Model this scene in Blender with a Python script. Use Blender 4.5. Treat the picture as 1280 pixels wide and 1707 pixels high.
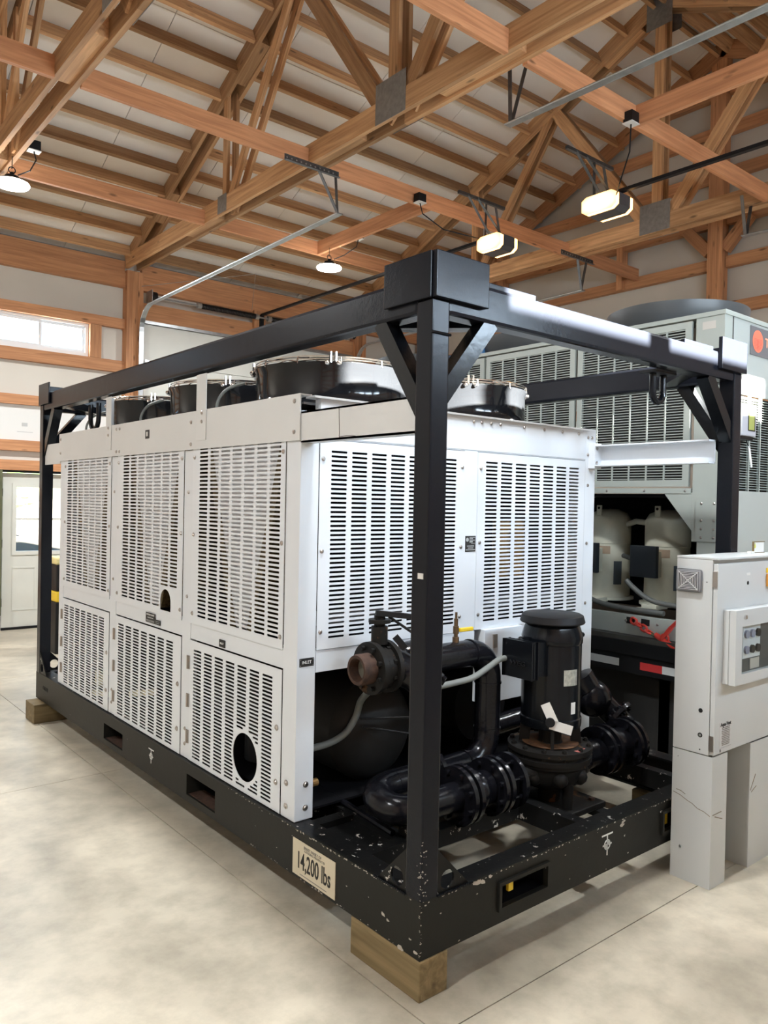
import bpy, bmesh, math, random
from mathutils import Vector, Matrix
from mathutils.geometry import delaunay_2d_cdt
random.seed(7)
for o in list(bpy.data.objects): bpy.data.objects.remove(o)
S = bpy.context.scene
COL = S.collection
PI = math.pi

# ------------------------------------------------------------------ camera
FPX = 1302.1
yaw, pitch, roll = math.radians(50.3416), math.radians(-0.6902), math.radians(1.1358)
fw = Vector((math.cos(yaw)*math.cos(pitch), math.sin(yaw)*math.cos(pitch), math.sin(pitch)))
rt = Vector((math.sin(yaw), -math.cos(yaw), 0)); up = rt.cross(fw)
rt2 = math.cos(roll)*rt + math.sin(roll)*up
up2 = rt2.cross(fw)
cam = bpy.data.cameras.new('camera'); co = bpy.data.objects.new('camera', cam); COL.objects.link(co)
cam.sensor_fit = 'HORIZONTAL'; cam.sensor_width = 36; cam.lens = 36*FPX/1280
cam.clip_start = 0.05
R = Matrix((rt2, up2, -fw)).transposed().to_4x4()
co.matrix_world = Matrix.Translation((-1.81398, -1.95015, 1.71564)) @ R
S.camera = co

# ------------------------------------------------------------------ world, sun, lights, exposure
w = bpy.data.worlds.new('world'); S.world = w; w.use_nodes = True
wn = w.node_tree.nodes; wl = w.node_tree.links
bg = wn['Background']; sky = wn.new('ShaderNodeTexSky')
sky.sky_type = 'NISHITA'; sky.sun_disc = False; sky.sun_elevation = math.radians(28); sky.sun_rotation = math.radians(180)
wl.new(sky.outputs[0], bg.inputs[0]); bg.inputs[1].default_value = 0.4
sd = bpy.data.lights.new('sun', 'SUN'); so = bpy.data.objects.new('sun', sd); COL.objects.link(so)
sd.energy = 330; sd.angle = math.radians(0.9); sd.color = (1, .93, .82)
so.rotation_euler = Vector((0, 1, -.25)).to_track_quat('-Z', 'Y').to_euler(); so.location = (0, -12, 6)
LAMP_W = 95      # each round high bay lamp
def area(name, loc, size, watts, color, direction, sy=None, shape='RECTANGLE'):
    l = bpy.data.lights.new(name, 'AREA'); o = bpy.data.objects.new(name, l); COL.objects.link(o)
    l.shape = shape; l.size = size
    if sy: l.size_y = sy
    l.energy = watts; l.color = color; o.location = loc
    o.rotation_euler = Vector(direction).to_track_quat('-Z', 'Y').to_euler()
    return o
# area lamps added just outside the front and back windows, standing for sky light
area('window daylight front', (1.97, -2.9, 3.28), 3.2, 230, (.70, .83, 1), (0, 1, -.15), .30)
area('window daylight back', (1.25, 8.95, 3.82), 1.2, 60, (.85, .92, 1), (0, -1, -.2), .46)
S.view_settings.view_transform = 'Standard'; S.view_settings.look = 'None'
S.view_settings.exposure = 0.42; S.view_settings.gamma = 1; S.view_settings.use_curve_mapping = False

# ------------------------------------------------------------------ materials
MATS = {}
def nt(m): m.use_nodes = True; return m.node_tree.nodes, m.node_tree.links, m.node_tree.nodes['Principled BSDF']
def mat(name, col, rough=.5, metal=0, bump=0, bscale=60, var=0, vscale=6, coat=0, spec=None, alpha=None):
    if name in MATS: return MATS[name]
    m = bpy.data.materials.new(name); n, l, p = nt(m)
    p.inputs['Base Color'].default_value = (*col, 1); p.inputs['Roughness'].default_value = rough
    p.inputs['Metallic'].default_value = metal
    if coat: p.inputs['Coat Weight'].default_value = coat; p.inputs['Coat Roughness'].default_value = .08
    if spec is not None: p.inputs['Specular IOR Level'].default_value = spec
    tc = n.new('ShaderNodeTexCoord')
    if var:
        no = n.new('ShaderNodeTexNoise'); no.inputs['Scale'].default_value = vscale; no.inputs['Detail'].default_value = 5
        l.new(tc.outputs['Object'], no.inputs['Vector'])
        r = n.new('ShaderNodeValToRGB'); l.new(no.outputs[0], r.inputs[0])
        r.color_ramp.elements[0].position = .3; r.color_ramp.elements[1].position = .7
        r.color_ramp.elements[0].color = (*[c*(1-var) for c in col], 1); r.color_ramp.elements[1].color = (*[min(1, c*(1+var)) for c in col], 1)
        l.new(r.outputs[0], p.inputs['Base Color'])
    if bump:
        nb = n.new('ShaderNodeTexNoise'); nb.inputs['Scale'].default_value = bscale; l.new(tc.outputs['Object'], nb.inputs['Vector'])
        b = n.new('ShaderNodeBump'); b.inputs['Strength'].default_value = bump; b.inputs['Distance'].default_value = .004
        l.new(nb.outputs[0], b.inputs['Height']); l.new(b.outputs[0], p.inputs['Normal'])
    MATS[name] = m; return m
def emit(name, col, s):
    m = bpy.data.materials.new(name); n, l, p = nt(m)
    p.inputs['Base Color'].default_value = (*col, 1)
    p.inputs['Emission Color'].default_value = (*col, 1); p.inputs['Emission Strength'].default_value = s
    return m
def wood(name, dark, light, rough=.6, rnd=.35, knots=True):
    m = bpy.data.materials.new(name); n, l, p = nt(m); p.inputs['Roughness'].default_value = rough
    p.inputs['Specular IOR Level'].default_value = .25
    tc = n.new('ShaderNodeTexCoord'); oi = n.new('ShaderNodeObjectInfo')
    add = n.new('ShaderNodeVectorMath'); add.operation = 'MULTIPLY_ADD'
    l.new(tc.outputs['Object'], add.inputs[0]); add.inputs[1].default_value = (1, 1, 1)
    sc = n.new('ShaderNodeVectorMath'); sc.operation = 'SCALE'; sc.inputs[0].default_value = (37, 13, 7); l.new(oi.outputs['Random'], sc.inputs['Scale'])
    l.new(sc.outputs[0], add.inputs[2])
    mp = n.new('ShaderNodeMapping'); mp.inputs['Scale'].default_value = (1.1, 22, 22); l.new(add.outputs[0], mp.inputs[0])
    no = n.new('ShaderNodeTexNoise'); no.inputs['Scale'].default_value = 1.6; no.inputs['Detail'].default_value = 6; no.inputs['Distortion'].default_value = .6
    l.new(mp.outputs[0], no.inputs['Vector'])
    r = n.new('ShaderNodeValToRGB'); l.new(no.outputs[0], r.inputs[0])
    r.color_ramp.elements[0].position = .28; r.color_ramp.elements[1].position = .72
    r.color_ramp.elements[0].color = (*dark, 1); r.color_ramp.elements[1].color = (*light, 1)
    out = r.outputs[0]
    if knots:
        vo = n.new('ShaderNodeTexVoronoi'); vo.inputs['Scale'].default_value = 1.0; vo.feature = 'F1'
        m2 = n.new('ShaderNodeMapping'); m2.inputs['Scale'].default_value = (2.2, 7, 7); l.new(add.outputs[0], m2.inputs[0]); l.new(m2.outputs[0], vo.inputs['Vector'])
        kr = n.new('ShaderNodeValToRGB'); l.new(vo.outputs['Distance'], kr.inputs[0])
        kr.color_ramp.elements[0].position = .05; kr.color_ramp.elements[0].color = (.25, .25, .25, 1)
        kr.color_ramp.elements[1].position = .13; kr.color_ramp.elements[1].color = (1, 1, 1, 1)
        mx = n.new('ShaderNodeMix'); mx.data_type = 'RGBA'; mx.blend_type = 'MULTIPLY'; mx.inputs[0].default_value = .8
        l.new(out, mx.inputs[6]); l.new(kr.outputs[0], mx.inputs[7]); out = mx.outputs[2]
    hs = n.new('ShaderNodeHueSaturation'); l.new(out, hs.inputs['Color'])
    mr = n.new('ShaderNodeMapRange'); mr.inputs['To Min'].default_value = 1-rnd; mr.inputs['To Max'].default_value = 1+rnd
    l.new(oi.outputs['Random'], mr.inputs[0]); l.new(mr.outputs[0], hs.inputs['Value'])
    l.new(hs.outputs[0], p.inputs['Base Color'])
    return m
def chipped(name, col, rough, chip=(.55, .52, .47), amount=.70, scale=26, coat=0):
    m = bpy.data.materials.new(name); n, l, p = nt(m); p.inputs['Roughness'].default_value = rough
    p.inputs['Specular IOR Level'].default_value = .17
    g = n.new('ShaderNodeTexCoord')
    no = n.new('ShaderNodeTexNoise'); no.inputs['Scale'].default_value = scale; no.inputs['Detail'].default_value = 6; no.inputs['Roughness'].default_value = .7
    l.new(g.outputs['Object'], no.inputs['Vector'])
    r = n.new('ShaderNodeValToRGB'); l.new(no.outputs[0], r.inputs[0])
    r.color_ramp.elements[0].position = amount; r.color_ramp.elements[0].color = (*col, 1)
    r.color_ramp.elements[1].position = amount+.012; r.color_ramp.elements[1].color = (*chip, 1)
    l.new(r.outputs[0], p.inputs['Base Color'])
    b = n.new('ShaderNodeBump'); b.inputs['Strength'].default_value = .25; b.inputs['Distance'].default_value = .003
    l.new(no.outputs[0], b.inputs['Height']); l.new(b.outputs[0], p.inputs['Normal'])
    return m
WD = wood('truss fir', (.36, .185, .085), (.62, .37, .19))
WD2 = wood('brace fir', (.44, .19, .09), (.68, .33, .165), rnd=.12)
WDG = wood('girt fir', (.40, .18, .085), (.62, .31, .15), rnd=.2)
WDT = wood('treated timber', (.12, .085, .04), (.25, .185, .095), rnd=.12)
BLK = mat('black gloss enamel', (.005, .006, .008), .2, bump=.12, bscale=35, spec=.25)
BLKP = chipped('post black enamel', (.008, .009, .013), .24, amount=.74, scale=14)
BASE = chipped('skid dark paint', (.013, .013, .011), .45, amount=.71, scale=13)
BASET = chipped('worn skid paint', (.007, .007, .007), .4, amount=.63, scale=22)
BLKM = mat('black matte', (.008, .008, .009), .5, spec=.25)
BLKD = mat('dark interior', (.004, .004, .005), .8, spec=.08)  # near black: shade inside casings and pockets is put into the colour
FANB = mat('fan shroud black gloss', (.0075, .008, .0095), .09, spec=.4)
PIPE = mat('pipe black enamel', (.006, .006, .008), .2, bump=.25, bscale=50, spec=.28)
PUMP = chipped('cast iron worn', (.011, .010, .009), .5, chip=(.07, .035, .015), amount=.62, scale=9)
RUST = mat('rusty iron', (.045, .020, .011), .8, var=.5, vscale=30, bump=.5)
WHT = mat('white powder coat', (.655, .69, .73), .3, var=.015, vscale=2)
WHTB = mat('cream steel', (.61, .62, .62), .38, var=.03, vscale=3)
DRK = mat('black void', (.004, .004, .004), .9)
STEEL = mat('stainless bolt', (.45, .42, .40), .3, 1)
CHR = mat('bright wire', (.75, .72, .70), .15, 1)
GALV = mat('galvanised steel', (.42, .44, .45), .35, .9, var=.15, vscale=12)
GUS = mat('gusset plate steel', (.27, .265, .26), .45, .6, var=.15, vscale=25)
DGALV = mat('dark galvanised angle', (.13, .14, .15), .4, .9, var=.2, vscale=20)
UNIT = mat('grey green unit paint', (.36, .39, .36), .4, var=.03, vscale=2)
UNITD = mat('unit coil dark', (.02, .02, .018), .8)  # dark coil and pan colour behind the slats
COMP = mat('compressor cream paint', (.56, .56, .46), .5, var=.12, vscale=7, bump=.15)
CAB = mat('cabinet light grey', (.53, .545, .54), .38, var=.02, vscale=3)
CABD = mat('cabinet grille grey', (.22, .22, .23), .45)
CABI = mat('cabinet inside dark paint', (.17, .18, .16), .5)  # dark grey-green plate between the cabinet legs
COND = mat('grey conduit', (.17, .18, .17), .5)
RED = mat('red binder paint', (.62, .05, .035), .35)
YEL = mat('yellow plastic', (.75, .52, .03), .45)
ORG = mat('orange switch plate', (.75, .32, .06), .4)
GLS = mat('tinted window plastic', (.03, .035, .045), .05)
LABW = mat('label white', (.70, .69, .66), .5)
LABT = mat('label tan', (.56, .50, .37), .45, var=.05)
INK = mat('black ink', (.012, .011, .010), .6)
INKG = mat('grey ink', (.25, .23, .20), .6)
WINK = mat('white print', (.75, .76, .74), .6)
BLUE = mat('blue plastic', (.04, .13, .28), .4)
VINYL = mat('white vinyl', (.78, .80, .82), .35)
DOORW = mat('door white', (.70, .70, .64), .45, var=.02)
WALL = mat('wall board white', (.66, .62, .55), .85, var=.05, vscale=.9)
CEIL = mat('ceiling board white', (.86, .81, .74), .8, var=.03, vscale=1.5)
CEILG = mat('gable board', (.60, .55, .48), .85, var=.05, vscale=.9)
GRN = mat('green treated post', (.11, .115, .06), .7, var=.2)
COIL = mat('coil fin bronze', (.16, .115, .05), .5, .3, var=.5, vscale=80)
SHEET = mat('inner white sheet', (.72, .73, .76), .35)
TAPER = mat('red reflective tape', (.55, .04, .04), .35)
TAPEW = mat('white reflective tape', (.6, .62, .62), .3)
LENSW = emit('opener lens glow', (1, .52, .18), 1.5)
_n, _l = LENSW.node_tree.nodes, LENSW.node_tree.links
_t = _n.new('ShaderNodeTexCoord'); _s = _n.new('ShaderNodeVectorMath'); _s.operation = 'DISTANCE'; _s.inputs[1].default_value = (.5, .5, .5); _l.new(_t.outputs['Generated'], _s.inputs[0])
_r = _n.new('ShaderNodeMapRange'); _r.inputs['From Min'].default_value = .5; _r.inputs['From Max'].default_value = .86; _r.inputs['To Min'].default_value = 6; _r.inputs['To Max'].default_value = 1.0; _l.new(_s.outputs['Value'], _r.inputs[0]); _l.new(_r.outputs[0], _n['Principled BSDF'].inputs['Emission Strength'])
LENSW2 = emit('opener lens dim glow', (1, .50, .22), 2.2)
LEDG = emit('high bay lens glow', (1, .97, .90), 45)
SCR = mat('olive lcd', (.33, .36, .10), .3)
TREE = mat('leaf green', (.03, .06, .012), .8, var=.4)
LEAFT = mat('dry grass field', (.020, .0125, .0065), .9, var=.2, vscale=.6)

def glass():
    m = bpy.data.materials.new('window glass'); n, l, p = nt(m)
    t = n.new('ShaderNodeBsdfTransparent'); t.inputs[0].default_value = (.94, .97, .97, 1)
    g = n.new('ShaderNodeBsdfGlossy'); g.inputs['Roughness'].default_value = .02
    f = n.new('ShaderNodeFresnel'); f.inputs[0].default_value = 1.45
    x = n.new('ShaderNodeMixShader'); ge = n.new('ShaderNodeNewGeometry'); k = n.new('ShaderNodeMath'); k.operation = 'SUBTRACT'; k.use_clamp = True; l.new(f.outputs[0], k.inputs[0]); l.new(ge.outputs['Backfacing'], k.inputs[1]); l.new(k.outputs[0], x.inputs[0]); l.new(t.outputs[0], x.inputs[1]); l.new(g.outputs[0], x.inputs[2])
    l.new(x.outputs[0], n['Material Output'].inputs[0]); return m
GLASS = glass()
def concrete():
    m = bpy.data.materials.new('polished concrete'); n, l, p = nt(m)
    g = n.new('ShaderNodeNewGeometry')
    n1 = n.new('ShaderNodeTexNoise'); n1.inputs['Scale'].default_value = 1.1; n1.inputs['Detail'].default_value = 8; n1.inputs['Distortion'].default_value = .8
    n2 = n.new('ShaderNodeTexNoise'); n2.inputs['Scale'].default_value = 7; n2.inputs['Detail'].default_value = 8; n2.inputs['Roughness'].default_value = .65
    for q in (n1, n2): l.new(g.outputs['Position'], q.inputs['Vector'])
    r1 = n.new('ShaderNodeValToRGB'); l.new(n1.outputs[0], r1.inputs[0])
    r1.color_ramp.elements[0].position = .32; r1.color_ramp.elements[0].color = (.36, .325, .255, 1)
    r1.color_ramp.elements[1].position = .68; r1.color_ramp.elements[1].color = (.62, .56, .445, 1)
    r2 = n.new('ShaderNodeValToRGB'); l.new(n2.outputs[0], r2.inputs[0])
    r2.color_ramp.elements[0].position = .3; r2.color_ramp.elements[0].color = (.74, .74, .73, 1)
    r2.color_ramp.elements[1].position = .6; r2.color_ramp.elements[1].color = (1, 1, 1, 1)
    mx = n.new('ShaderNodeMix'); mx.data_type = 'RGBA'; mx.blend_type = 'MULTIPLY'; mx.inputs[0].default_value = 1
    l.new(r1.outputs[0], mx.inputs[6]); l.new(r2.outputs[0], mx.inputs[7]); l.new(mx.outputs[2], p.inputs['Base Color'])
    rr = n.new('ShaderNodeMapRange'); rr.inputs['To Min'].default_value = .25; rr.inputs['To Max'].default_value = .5
    l.new(n2.outputs[0], rr.inputs[0]); l.new(rr.outputs[0], p.inputs['Roughness'])
    return m
CONC = concrete()
for nm_, v_ in (('Specular IOR Level', .35),): CONC.node_tree.nodes['Principled BSDF'].inputs[nm_].default_value = v_

# ------------------------------------------------------------------ helpers
WLOC = {}
def thing(name, label, cat, loc, group=None, kind=None):
    o = bpy.data.objects.new(name, None); COL.objects.link(o); o.location = loc; o.empty_display_size = .1
    o['label'] = label; o['category'] = cat
    if group: o['group'] = group
    WLOC[o] = Vector(loc); return o
def tag(o, label, cat, group=None):
    o['label'] = label; o['category'] = cat
    if group: o['group'] = group
    return o
def struct(o): o['kind'] = 'structure'; return o
def link(name, me, m, parent=None, loc=(0, 0, 0), label=None, kind=None, smooth=None):
    """mesh given in world coordinates relative to loc"""
    o = bpy.data.objects.new(name, me); COL.objects.link(o)
    if m is not None and not me.materials: me.materials.append(m)
    loc = Vector(loc); WLOC[o] = loc
    if parent: o.parent = parent; o.location = loc - WLOC[parent]
    else: o.location = loc
    if label: o['label'] = label
    if kind: o['kind'] = kind
    return o
class B:
    def __init__(s): s.b = bmesh.new()
    def box(s, x0, x1, y0, y1, z0, z1, bev=0):
        g = bmesh.ops.create_cube(s.b, size=1); vs = g['verts']
        for v in vs: v.co = Vector(((x0+x1)/2+v.co.x*(x1-x0), (y0+y1)/2+v.co.y*(y1-y0), (z0+z1)/2+v.co.z*(z1-z0)))
        if bev: bmesh.ops.bevel(s.b, geom=list({e for v in vs for e in v.link_edges}), offset=bev, segments=2, affect='EDGES', profile=.6)
        return s
    def bar(s, p, q, wd, h, upv=(0, 0, 1), bev=0):
        p, q = Vector(p), Vector(q); d = (q-p); L = d.length; d.normalize(); u = Vector(upv)
        side = u.cross(d)
        if side.length < 1e-4: side = Vector((1, 0, 0)).cross(d)
        side.normalize(); u = d.cross(side)
        g = bmesh.ops.create_cube(s.b, size=1); vs = g['verts']; c = (p+q)/2
        for v in vs: v.co = c + d*v.co.x*L + side*v.co.y*wd + u*v.co.z*h
        if bev: bmesh.ops.bevel(s.b, geom=list({e for v in vs for e in v.link_edges}), offset=bev, segments=2, affect='EDGES')
        return s
    def cyl(s, p, q, r, r2=None, seg=20, caps=True):
        p, q = Vector(p), Vector(q); d = q-p
        m = Matrix.Translation((p+q)/2) @ d.to_track_quat('Z', 'Y').to_matrix().to_4x4()
        bmesh.ops.create_cone(s.b, cap_ends=caps, segments=seg, radius1=r, radius2=r if r2 is None else r2, depth=d.length, matrix=m); return s
    def sph(s, c, r, sz=(1, 1, 1), seg=20):
        g = bmesh.ops.create_uvsphere(s.b, u_segments=seg, v_segments=seg//2, radius=r)
        for v in g['verts']: v.co = Vector((c[0]+v.co.x*sz[0], c[1]+v.co.y*sz[1], c[2]+v.co.z*sz[2]))
        return s
    def tube(s, pts, r, seg=12, closed=False, rr=None):
        pts = [Vector(p) for p in pts]; n = len(pts); rings = []; prev = None
        for i, p in enumerate(pts):
            if closed: t = pts[(i+1) % n]-pts[i-1]
            else: t = pts[min(i+1, n-1)]-pts[max(i-1, 0)]
            t.normalize()
            if prev is None:
                a = Vector((0, 0, 1)) if abs(t.z) < .9 else Vector((1, 0, 0)); a = (a-t*a.dot(t)).normalized()
            else: a = (prev-t*prev.dot(t)).normalized()
            prev = a; b2 = t.cross(a); rad = rr[i] if rr else r
            rings.append([s.b.verts.new(p+(a*math.cos(2*PI*k/seg)+b2*math.sin(2*PI*k/seg))*rad) for k in range(seg)])
        rng = range(n) if closed else range(n-1)
        for i in rng:
            A, C = rings[i], rings[(i+1) % n]
            for k in range(seg): s.b.faces.new((A[k], A[(k+1) % seg], C[(k+1) % seg], C[k]))
        if not closed: s.b.faces.new(rings[0][::-1]); s.b.faces.new(rings[-1])
        return s
    def lathe(s, prof, c, axis='z', seg=40):
        c = Vector(c); rings = []
        for r, h in prof:
            ring = []
            for k in range(seg):
                a = 2*PI*k/seg; u, v = max(r, 1e-4)*math.cos(a), max(r, 1e-4)*math.sin(a)
                d = {'z': (u, v, h), 'x': (h, u, v), 'y': (v, h, u)}[axis]
                ring.append(s.b.verts.new(c+Vector(d)))
            rings.append(ring)
        for A, C in zip(rings, rings[1:]):
            for k in range(seg): s.b.faces.new((A[k], A[(k+1) % seg], C[(k+1) % seg], C[k]))
        return s
    def prism(s, poly, axis, a, b):
        """poly in the two other axes, extruded from a to b along axis"""
        def P(u, v, t): return {'x': (t, u, v), 'y': (u, t, v), 'z': (u, v, t)}[axis]
        A = [s.b.verts.new(P(u, v, a)) for u, v in poly]; C = [s.b.verts.new(P(u, v, b)) for u, v in poly]
        s.b.faces.new(A); s.b.faces.new(C[::-1])
        for i in range(len(poly)): s.b.faces.new((A[i], C[i], C[(i+1) % len(poly)], A[(i+1) % len(poly)]))
        return s
    def mesh(s, name, smooth=False):
        bmesh.ops.recalc_face_normals(s.b, faces=s.b.faces)
        me = bpy.data.meshes.new(name); s.b.to_mesh(me); s.b.free()
        if smooth:
            for f in me.polygons: f.use_smooth = True
            if hasattr(me, 'set_sharp_from_angle'): me.set_sharp_from_angle(angle=math.radians(38))
        return me
    def build(s, name, m, parent=None, smooth=False, label=None, kind=None, loc=None):
        me = s.mesh(name, smooth)
        if loc is None:
            n = len(me.vertices); cs = [v.co for v in me.vertices]
            loc = Vector([(min(c[i] for c in cs)+max(c[i] for c in cs))/2 for i in range(3)])
        me.transform(Matrix.Translation(-Vector(loc)))
        return link(name, me, m, parent, loc, label, kind)
def arc(c, r, a0, a1, n, u, v):
    c, u, v = Vector(c), Vector(u), Vector(v)
    return [c+u*r*math.cos(a0+(a1-a0)*i/n)+v*r*math.sin(a0+(a1-a0)*i/n) for i in range(n+1)]
def smooth(pts, k=6):
    P_ = [Vector(p) for p in pts]; out = []
    for i in range(len(P_)-1):
        a, b, c, d = P_[max(i-1, 0)], P_[i], P_[i+1], P_[min(i+2, len(P_)-1)]
        for j in range(k):
            t = j/k; out.append(.5*((2*b)+(c-a)*t+(2*a-5*b+4*c-d)*t*t+(3*b-a-3*c+d)*t**3))
    return out+[P_[-1]]
def beam(name, p, q, wd, h, m, parent=None, upv=(0, 0, 1), label=None):
    """a timber: mesh along local X so the grain follows it"""
    p, q = Vector(p), Vector(q); d = q-p; L = d.length; d.normalize(); u = Vector(upv)
    side = u.cross(d)
    if side.length < 1e-4: side = Vector((0, 1, 0)).cross(d)
    side.normalize(); u = d.cross(side)
    me = B().box(-L/2, L/2, -wd/2, wd/2, -h/2, h/2).mesh(name); me.materials.append(m)
    o = bpy.data.objects.new(name, me); COL.objects.link(o)
    c = (p+q)/2; M = Matrix((d, side, u)).transposed().to_4x4()
    WLOC[o] = c
    if parent: o.parent = parent; M.translation = c-WLOC[parent]
    else: M.translation = c
    o.matrix_local = M
    if label: o['label'] = label
    return o
def dup(o, loc, parent=None, name=None):
    c = o.copy(); COL.objects.link(c); WLOC[c] = Vector(loc)
    c.parent = parent if parent else o.parent
    c.location = Vector(loc)-(WLOC[c.parent] if c.parent else Vector((0, 0, 0)))
    return c
def text(body, size, m, parent, loc, face, sx=1.0, label=None, name='lettering', ext=.0006, align='CENTER', bold=0):
    """flat print facing -X or -Y; loc is the centre"""
    cu = bpy.data.curves.new(name, 'FONT'); cu.body = body; cu.size = size; cu.extrude = ext; cu.offset = bold
    cu.align_x = align; cu.align_y = 'CENTER'; cu.resolution_u = 3
    t = bpy.data.objects.new('t', cu); COL.objects.link(t)
    bpy.context.view_layer.update()
    me = bpy.data.meshes.new_from_object(t.evaluated_get(bpy.context.evaluated_depsgraph_get()))
    bpy.data.objects.remove(t); me.name = name
    me.transform(Matrix.Diagonal((sx, 1, 1, 1)))
    if face == '-x': M = Matrix(((0, 0, -1, 0), (-1, 0, 0, 0), (0, 1, 0, 0), (0, 0, 0, 1)))
    else: M = Matrix(((1, 0, 0, 0), (0, 0, -1, 0), (0, 1, 0, 0), (0, 0, 0, 1)))
    me.transform(M); me.materials.clear()
    return link(name, me, m, parent, loc, label)

def slotted(name, a0, a1, z0, z1, face, plane, g, cols, rows, m, parent, hole=None, arch=None, th=.003, sh=.52, swd=.8, label=None):
    """sheet with rows of slots; a = y (face -x) or x (face -y); g = (ga0, ga1, gz0, gz1) slotted zone"""
    verts, edges, lid, NL = [], [], [], [0]
    def loop(pts):
        i = len(verts); lid.extend([NL[0]]*len(pts)); NL[0] += 1; verts.extend(Vector(p) for p in pts); n = len(pts)
        edges.extend((i+k, i+(k+1) % n) for k in range(n))
    loop([(a0, z0), (a1, z0), (a1, z1), (a0, z1)])
    pa = (g[1]-g[0])/(cols-1+swd); pz = (g[3]-g[2])/(rows-1+sh); wv = pa*swd; hv = pz*sh
    for i in range(cols):
        for j in range(rows):
            s0 = g[0]+i*pa; s1 = s0+wv; t0 = g[2]+j*pz; t1 = t0+hv; tc = (t0+t1)/2
            if hole:
                dz = max(0, abs(tc-hole[1])-hv/2); rr = hole[2]+.014
                if dz < rr:
                    hw = math.sqrt(rr*rr-dz*dz); l, r = hole[0]-hw, hole[0]+hw
                    if s1 > l and s0 < r:
                        if s0 < l and s1 > r: s1 = l
                        elif s0 < l: s1 = l
                        elif s1 > r: s0 = r
                        else: continue
                        if s1-s0 < .02: continue
            if arch and s1 > arch[0]-arch[3]-.012 and s0 < arch[0]+arch[3]+.012 and t0 < arch[2]+.012: continue
            e = min(hv*.45, .004); q = e*.3
            loop([(s0+e, t0), (s1-e, t0), (s1-q, t0+q), (s1, t0+e), (s1, t1-e), (s1-q, t1-q), (s1-e, t1), (s0+e, t1), (s0+q, t1-q), (s0, t1-e), (s0, t0+e), (s0+q, t0+q)])
    if hole: loop([(hole[0]+hole[2]*math.cos(2*PI*k/40), hole[1]+hole[2]*math.sin(2*PI*k/40)) for k in range(40)])
    if arch:
        c, b0, tp, r = arch
        loop([(c-r, b0), (c+r, b0)]+[(c+r*math.cos(PI*k/12), tp-r+r*math.sin(PI*k/12)) for k in range(13)])
    vs, es, fs, ov = delaunay_2d_cdt(verts, edges, [], 1, 1e-6)[:4]
    vl = [lid[o[0]] if o else -1 for o in ov]
    fs = [f for f in fs if not (vl[f[0]] > 0 and len({vl[i] for i in f}) == 1)]
    bm = bmesh.new()
    def P(v, d): return (plane+d, v[0], v[1]) if face == '-x' else (v[0], plane+d, v[1])
    A = [bm.verts.new(P(v, 0)) for v in vs]; C = [bm.verts.new(P(v, th)) for v in vs]
    cnt = {}
    for f in fs:
        bm.faces.new([A[i] for i in f]); bm.faces.new([C[i] for i in reversed(f)])
        for i in range(len(f)):
            k = tuple(sorted((f[i], f[(i+1) % len(f)]))); cnt[k] = cnt.get(k, 0)+1
    for (i, j), n in cnt.items():
        if n == 1: bm.faces.new((A[i], A[j], C[j], C[i]))
    bb = B(); bb.b.free(); bb.b = bm
    return bb.build(name, m, parent, label=label)

# ================================================================== SETTING
XL, XG, YB, YF = -4.6, 7.8, 8.66, -2.66
RID = 3.0; SL = .447; Z0 = 4.86
def zs(y): return Z0 + SL*(5.66-abs(y-RID))      # underside line of the top chords
# floor in slabs with recessed joints
floor = struct(B().box(XL-.3, XG+.3, YF-.3, YB+.3, -.30, -.06).build('floor', mat('slab joint', (.10, .095, .085), .9)))
sx = [XL-.3, -3.09, -.055, 3.0, 6.0, XG+.3]; sy = [YF-.3, -.16, 2.87, 5.9, YB+.3]
for i in range(len(sx)-1):
    for j in range(len(sy)-1):
        B().box(sx[i]+.0022, sx[i+1]-.0022, sy[j]+.0022, sy[j+1]-.0022, -.06, 0).build('slab', CONC, floor)
# ceiling: white boards above the purlins
ce = B()
for s in (1, -1):
    y1 = RID+s*6.1
    ce.prism([(RID, zs(RID)+.32), (y1, zs(RID)+.32-SL*6.1), (y1, zs(RID)+.236-SL*6.1), (RID, zs(RID)+.236)], 'x', XL-.2, XG+.2)
ceiling = struct(ce.build('ceiling', mat('roof sheet', (.35, .33, .30), .8)))
n = math.sqrt(1+SL*SL)
xs = []
xb = XL
while xb < XG: xs.append((xb, min(xb+1.22, XG))); xb += 1.22
for (a, b) in xs:
    for s in (1, -1):
        for (u0, u1) in ((0, 2.43), (2.43, 4.86), (4.86, 5.80)):
            y0, y1 = RID+s*(u0+.004), RID+s*(u1-.004)
            B().prism([(y0, zs(y0)+.232), (y1, zs(y1)+.232), (y1, zs(y1)+.217), (y0, zs(y0)+.217)], 'x', a+.004, b-.004).build('ceiling_board', CEIL, ceiling)
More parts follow.
